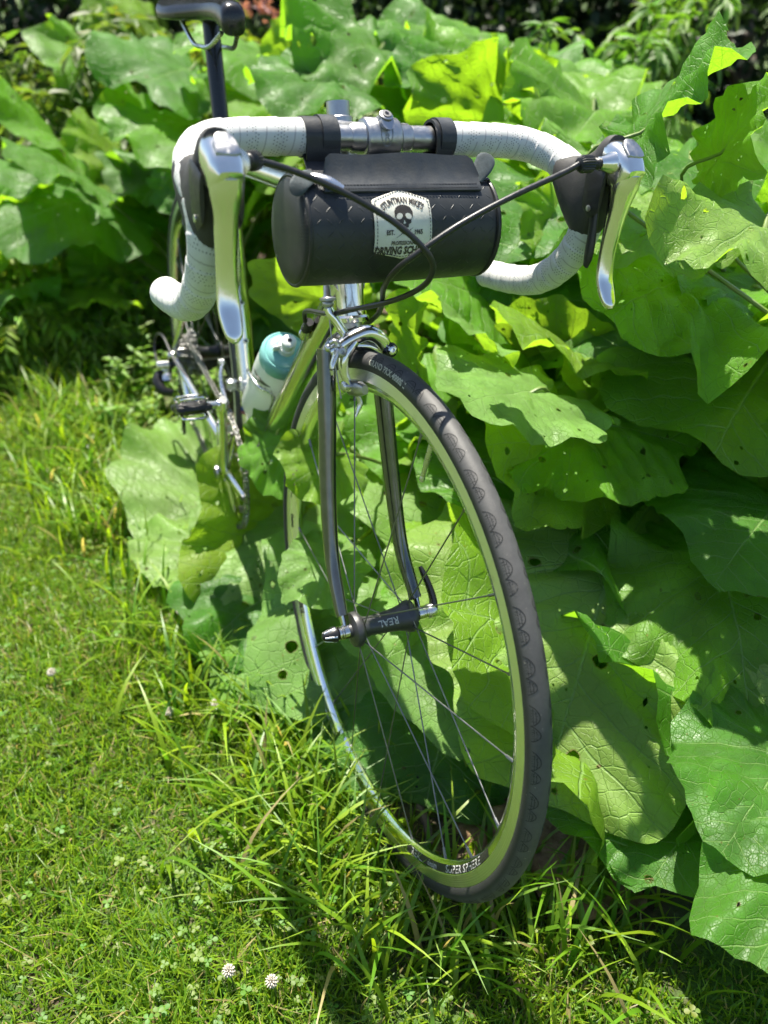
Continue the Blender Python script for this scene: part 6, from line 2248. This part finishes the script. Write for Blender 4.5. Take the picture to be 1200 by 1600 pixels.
# ferny, blurred weeds further left
for k, (px, py, h, where) in enumerate([(150, 520, .34, 'nearest the white bar end'), (95, 500, .32, 'in the middle of the left edge group'), (40, 520, .30, 'lowest at the left edge'), (125, 470, .42, 'second from the right of its group'),
                                 (60, 460, .40, 'behind the lowest one at the left edge'), (10, 470, .40, 'cut by the left edge of the photo'), (175, 470, .45, 'tallest, furthest right of its group'), (30, 600, .26, 'nearest of the group, at the very left edge'), (85, 585, .28, 'in the front row, second from the left edge'), (145, 590, .26, 'in the front row, right one'), (190, 555, .30, 'between the lawn stick and the white bar end'), (60, 545, .32, 'in the middle row, half hidden by the front row')]):
    sprig('feathery_weed', 'blurred feathery yellow green weed, ' + where, 'weed', 'feathery weeds at the left edge', ground_at(px, py), h, 6, .10, .12, .014, 8, (.15, .25, .02), 400 + k, 5)

# leafy shrubs with divided leaves above the broad leaves
SG = 'shrubs with divided leaves in the background'
def root_at(px, py, d):
    p = ray(px, py, d)
    return np.array([p[0], p[1], 0.0])
sprig('divided_leaf_shrub', 'yellow green sprig of pointed divided leaves standing up in the top middle', 'shrub', SG, root_at(715, 60, 2.75), .93, 3, .10, .16, .022, 9, (.17, .26, .015), 501, 4)
sprig('divided_leaf_shrub', 'dark green shrub of divided leaves left of the blurred big leaf at top right', 'shrub', SG, root_at(925, 80, 2.5), .92, 9, .26, .17, .022, 9, (.07, .16, .02), 502, 4)
sprig('divided_leaf_shrub', 'green divided leaf shrub at the top right against the dark trees', 'shrub', SG, root_at(1010, 50, 2.7), 1.02, 9, .28, .17, .022, 9, (.08, .17, .02), 503, 4)
sprig('divided_leaf_shrub', 'yellow green divided leaf shrub just right of the saddle', 'shrub', SG, root_at(425, 40, 2.7), .90, 8, .20, .15, .020, 9, (.15, .22, .015), 504, 4)
sprig('divided_leaf_shrub', 'olive divided leaf shrub behind the saddle in the top left', 'shrub', SG, root_at(250, 40, 3.0), .98, 10, .34, .17, .024, 9, (.09, .14, .02), 505, 4)
sprig('divided_leaf_shrub', 'dim divided leaf shrub in the top left corner', 'shrub', SG, root_at(110, 60, 2.8), .95, 10, .34, .17, .026, 9, (.08, .13, .02), 506, 4)
sprig('divided_leaf_shrub', 'tall thin grassy sprig behind the dark wavy leaves in the top middle', 'shrub', SG, root_at(640, 60, 3.0), .86, 8, .25, .14, .012, 10, (.11, .19, .02), 507, 4)

# pink flowering bush glimpsed at the top edge
pk = bpy.data.objects.new('pink_flower_bush', None)
COL.objects.link(pk)
pr_ = root_at(455, 10, 3.6)
pk.location = tuple(pr_)
tag(pk, 'pink flowering bush glimpsed at the top edge right of the saddle', 'bush')
st = MB()
B, D = [], []
for k in range(14):
    az = r_.uniform(0, 6.28)
    e = np.array([math.cos(az) * r_.uniform(.05, .28), math.sin(az) * r_.uniform(.05, .28), r_.uniform(.80, 1.05)])
    st.tube(smooth_path([(0, 0, 0), e * [.3, .3, .5], e], 4), np.linspace(.006, .002, 9), 5)
    for _ in range(16):
        B.append(e + r_.normal(0, .012, 3))
        D.append(vunit(r_.normal(0, 1, 3) + [0, 0, .5]))
st.build('stem', M['stem'], pk)
B, D = np.array(B), nrm(np.array(D))
N = nrm(np.cross(D, r_.normal(0, 1, D.shape)))
V, F, C = leaf_cards(B, D, N, np.full(len(B), .026), np.full(len(B), .016), np.array([.30, .13, .14]) * r_.uniform(.7, 1.2, (len(B), 1)))
link('blossom', soup('blossom', V, F, C, M['small_leaf'], True), pk)


def tree(name, label, cat, group, x, y, trunk_h, trunk_r, cz, cr, n, leaf, tone, seed, flat=1.0, off=(0, 0)):
    """tapered trunk, limbs, and a crown of single leaves gathered in clumps"""
    r = np.random.default_rng(seed)
    o = bpy.data.objects.new(name, None)
    COL.objects.link(o)
    o.location = (x, y, 0)
    tag(o, label, cat, group)
    m = MB()
    top = np.array([r.normal(0, .15) + off[0] * .6, r.normal(0, .15) + off[1] * .6, trunk_h])
    m.tube(smooth_path([(0, 0, -.1), (r.normal(0, .05), r.normal(0, .05), trunk_h * .5), top], 6), np.linspace(trunk_r, trunk_r * .55, 13), 10)
    limbs = []
    for k in range(9):
        az = 2 * pi * k / 9 + r.normal(0, .3)
        e = np.array([off[0] + math.cos(az) * cr * .75, off[1] + math.sin(az) * cr * .75, cz + r.uniform(-.5, .6) * cr * flat])
        s0 = top * r.uniform(.35, .95)
        P = smooth_path([s0, s0 + (e - s0) * .45 + [0, 0, .12 * cr], e], 5)
        m.tube(P, np.linspace(trunk_r * .42, trunk_r * .08, len(P)), 6)
        limbs.append(P)
    m.build('trunk', M['wood'], o)
    nc = 60
    cen = []
    while len(cen) < nc:
        p = r.uniform(-1, 1, 3)
        if .25 < np.linalg.norm(p) < 1:
            cen.append(p * [cr, cr, cr * flat] + [off[0], off[1], cz])
    cen = np.array(cen)
    ci = r.integers(0, nc, n)
    B = cen[ci] + r.normal(0, .17 * cr, (n, 3)) * [1, 1, .8]
    B[:, 2] = np.maximum(B[:, 2], .04)
    D = nrm(r.normal(0, 1, (n, 3)) + [0, 0, -.35])
    N = r.normal(0, .6, (n, 3)) + [0, 0, 1]
    N = nrm(N - D * (N * D).sum(1, keepdims=True))
    tn = np.array(tone) * r.uniform(.6, 1.4, (n, 1))
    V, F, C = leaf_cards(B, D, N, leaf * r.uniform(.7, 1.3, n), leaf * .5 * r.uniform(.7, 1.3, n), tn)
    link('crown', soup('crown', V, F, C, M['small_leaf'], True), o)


HG = 'dark hedge shrubs closing the background'
k = 0
for (px, d, cr, lab) in ((60, 4.6, .95, 'dark shrub of the background hedge, at the far left edge'), (330, 5.2, .95, 'dark shrub of the background hedge, behind the saddle'),
                         (560, 5.2, .95, 'dark shrub of the background hedge, above the handlebar stem'), (760, 4.9, .95, 'dark shrub of the background hedge, right of the top middle'),
                         (960, 4.6, .95, 'dark shrub of the background hedge, behind the right brake lever'), (1180, 4.2, .95, 'dark shrub of the background hedge, in the top right corner')):
    p = ray(px, 60, d)
    tree('hedge_shrub', lab, 'shrub', HG, p[0], p[1], .8, .05, .85, cr, 5200, .085, (.013, .032, .008), 600 + k, .95)  # leaf colour darkened: part of the hedge's shade is put into it
    k += 1
TG = 'shade trees beyond the hedge'
for (px, d, lab) in ((60, 7.2, 'shade tree beyond the hedge at the left edge'), (420, 8.8, 'shade tree beyond the hedge left of the middle'), (800, 8.8, 'shade tree beyond the hedge right of the middle'), (1160, 8.2, 'shade tree beyond the hedge at the right edge')):
    p = ray(px, 20, d)
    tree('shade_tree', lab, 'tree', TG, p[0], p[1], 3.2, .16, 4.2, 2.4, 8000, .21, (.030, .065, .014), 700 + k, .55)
    k += 1
# ------------------------------------------------------------------ small things on the ground
def mat_dry():
    t = NT('dry_leaf')
    co = t.coord('UV')
    c = t.ramp(t.noise(9, 5, .7, co), [(.25, (.10, .055, .028)), (.5, (.26, .16, .085)), (.8, (.42, .29, .16))])
    nm = t.bump(t.noise(26, 4, .7, co), .8, .004)
    b = t.bsdf(c, .75, 0, nm)
    tr = t.n('BsdfTranslucent', i_Color=(.35, .20, .07, 1))
    mx = t.n('MixShader', i_0=.2)
    t.l(b, mx.inputs[1]); t.l(tr.outputs[0], mx.inputs[2])
    return t.done(mx.outputs[0])
LEAF.append(mat_dry())
for k, (b, t_, wr, lab) in enumerate([((905, 1275, 1.17), (850, 1395, 1.075), 1.1, 'large withered brown leaf on the soil just right of the front tyre'),
                                      ((760, 1290, 1.175), (810, 1345, 1.13), .9, 'crumpled brown leaf on the soil seen through the front wheel'),
                                      ((930, 1330, 1.13), (980, 1400, 1.07), .9, 'withered brown scrap under the shaded leaf at lower right')]):
    base, tip = ray(*b), ray(*t_)
    me, V = leaf_mesh(900 + k, np.linalg.norm(tip - base) * 1.1, wr, 1.6, .15, .5, .5, 4)
    A = leaf_frame(base, tip, 0, (0, 0, 1))
    Mx = np.eye(4)
    Mx[:3, :3] = A
    Mx[:3, 3] = base
    # rest it on the ground
    W = V @ A.T + base
    low = (W[:, 2] - ground_z(W[:, 0], W[:, 1])).min()
    Mx[2, 3] -= low + .006
    tag(link('dry_leaf', me, None, Matrix(Mx.tolist())), lab, 'leaf')
# stick lying on the lawn
a, b = ground_at(118, 672), ground_at(212, 728)
m = MB()
m.tube(smooth_path([(0, 0, .012), (b - a) * .4 + [0, 0, .022], (b - a) * .7 + [.01, 0, .02], (b - a) + [0, 0, .012]], 5), [.0052 + .0012 * math.sin(i * 1.7) - .0001 * i for i in range(16)], 8)
m.tube(smooth_path([(b - a) * .55 + [0, 0, .020], (b - a) * .62 + [.02, -.02, .034], (b - a) * .72 + [.03, -.04, .04]], 4), np.linspace(.0035, .0015, 9), 6)
sk_ = m.build('stick', M['wood'])
sk_.location = tuple(a)
tag(sk_, 'thin brown stick lying on the lawn left of the pedals', 'stick')
a, b = ground_at(655, 1262), ground_at(672, 1320)
m = MB()
m.tube(smooth_path([(0, 0, .006), (b - a) * .5 + [.006, 0, .016], (b - a) + [0, 0, .006]], 5), [.006 + .001 * math.sin(i * 2.1) for i in range(11)], 8)
sk2 = m.build('stick', M['wood'])
sk2.location = tuple(a)
tag(sk2, 'short thick root stub on the soil seen through the front wheel', 'stick')
# white clover heads
M['petal'] = mat_simple('clover_petal', (.50, .46, .38), .7, 0, .15, 200)
for k, (px, py, h, lab) in enumerate([(365, 1555, .045, 'white clover head near the bottom edge, the left one of the two'), (430, 1570, .045, 'white clover head near the bottom edge, the right one of the two'),
                                      (287, 985, .055, 'white clover head below the pale leaf under the chainring'), (88, 1075, .04, 'blurred white clover head alone on the lawn at the left'),
                                      (268, 1130, .04, 'small white clover head in the long grass left of the wheel'), (340, 1120, .045, 'clover head half hidden among long blades left of the front wheel')]):
    g = ground_at(px, py)
    o = bpy.data.objects.new('clover_flower', None)
    COL.objects.link(o)
    o.location = tuple(g)
    tag(o, lab, 'flower', 'white clover flowers in the lawn')
    MB().tube(smooth_path([(0, 0, 0), (.004, .002, h * .5), (0, 0, h)], 4), .0011, 5).build('stem', M['stem'], o)
    m = MB()
    for i in range(46):
        t_ = math.acos(1 - 1.75 * (i + .5) / 46)
        a = i * 2.399
        d_ = np.array([math.sin(t_) * math.cos(a), math.sin(t_) * math.sin(a), math.cos(t_)])
        m.tube([np.array([0, 0, h]) + d_ * .002, np.array([0, 0, h]) + d_ * .0056 + [0, 0, .001], np.array([0, 0, h]) + d_ * .0078 + [0, 0, .0005]], [.0006, .0011, .0004], 5)
    m.build('flower_head', M['petal'], o)
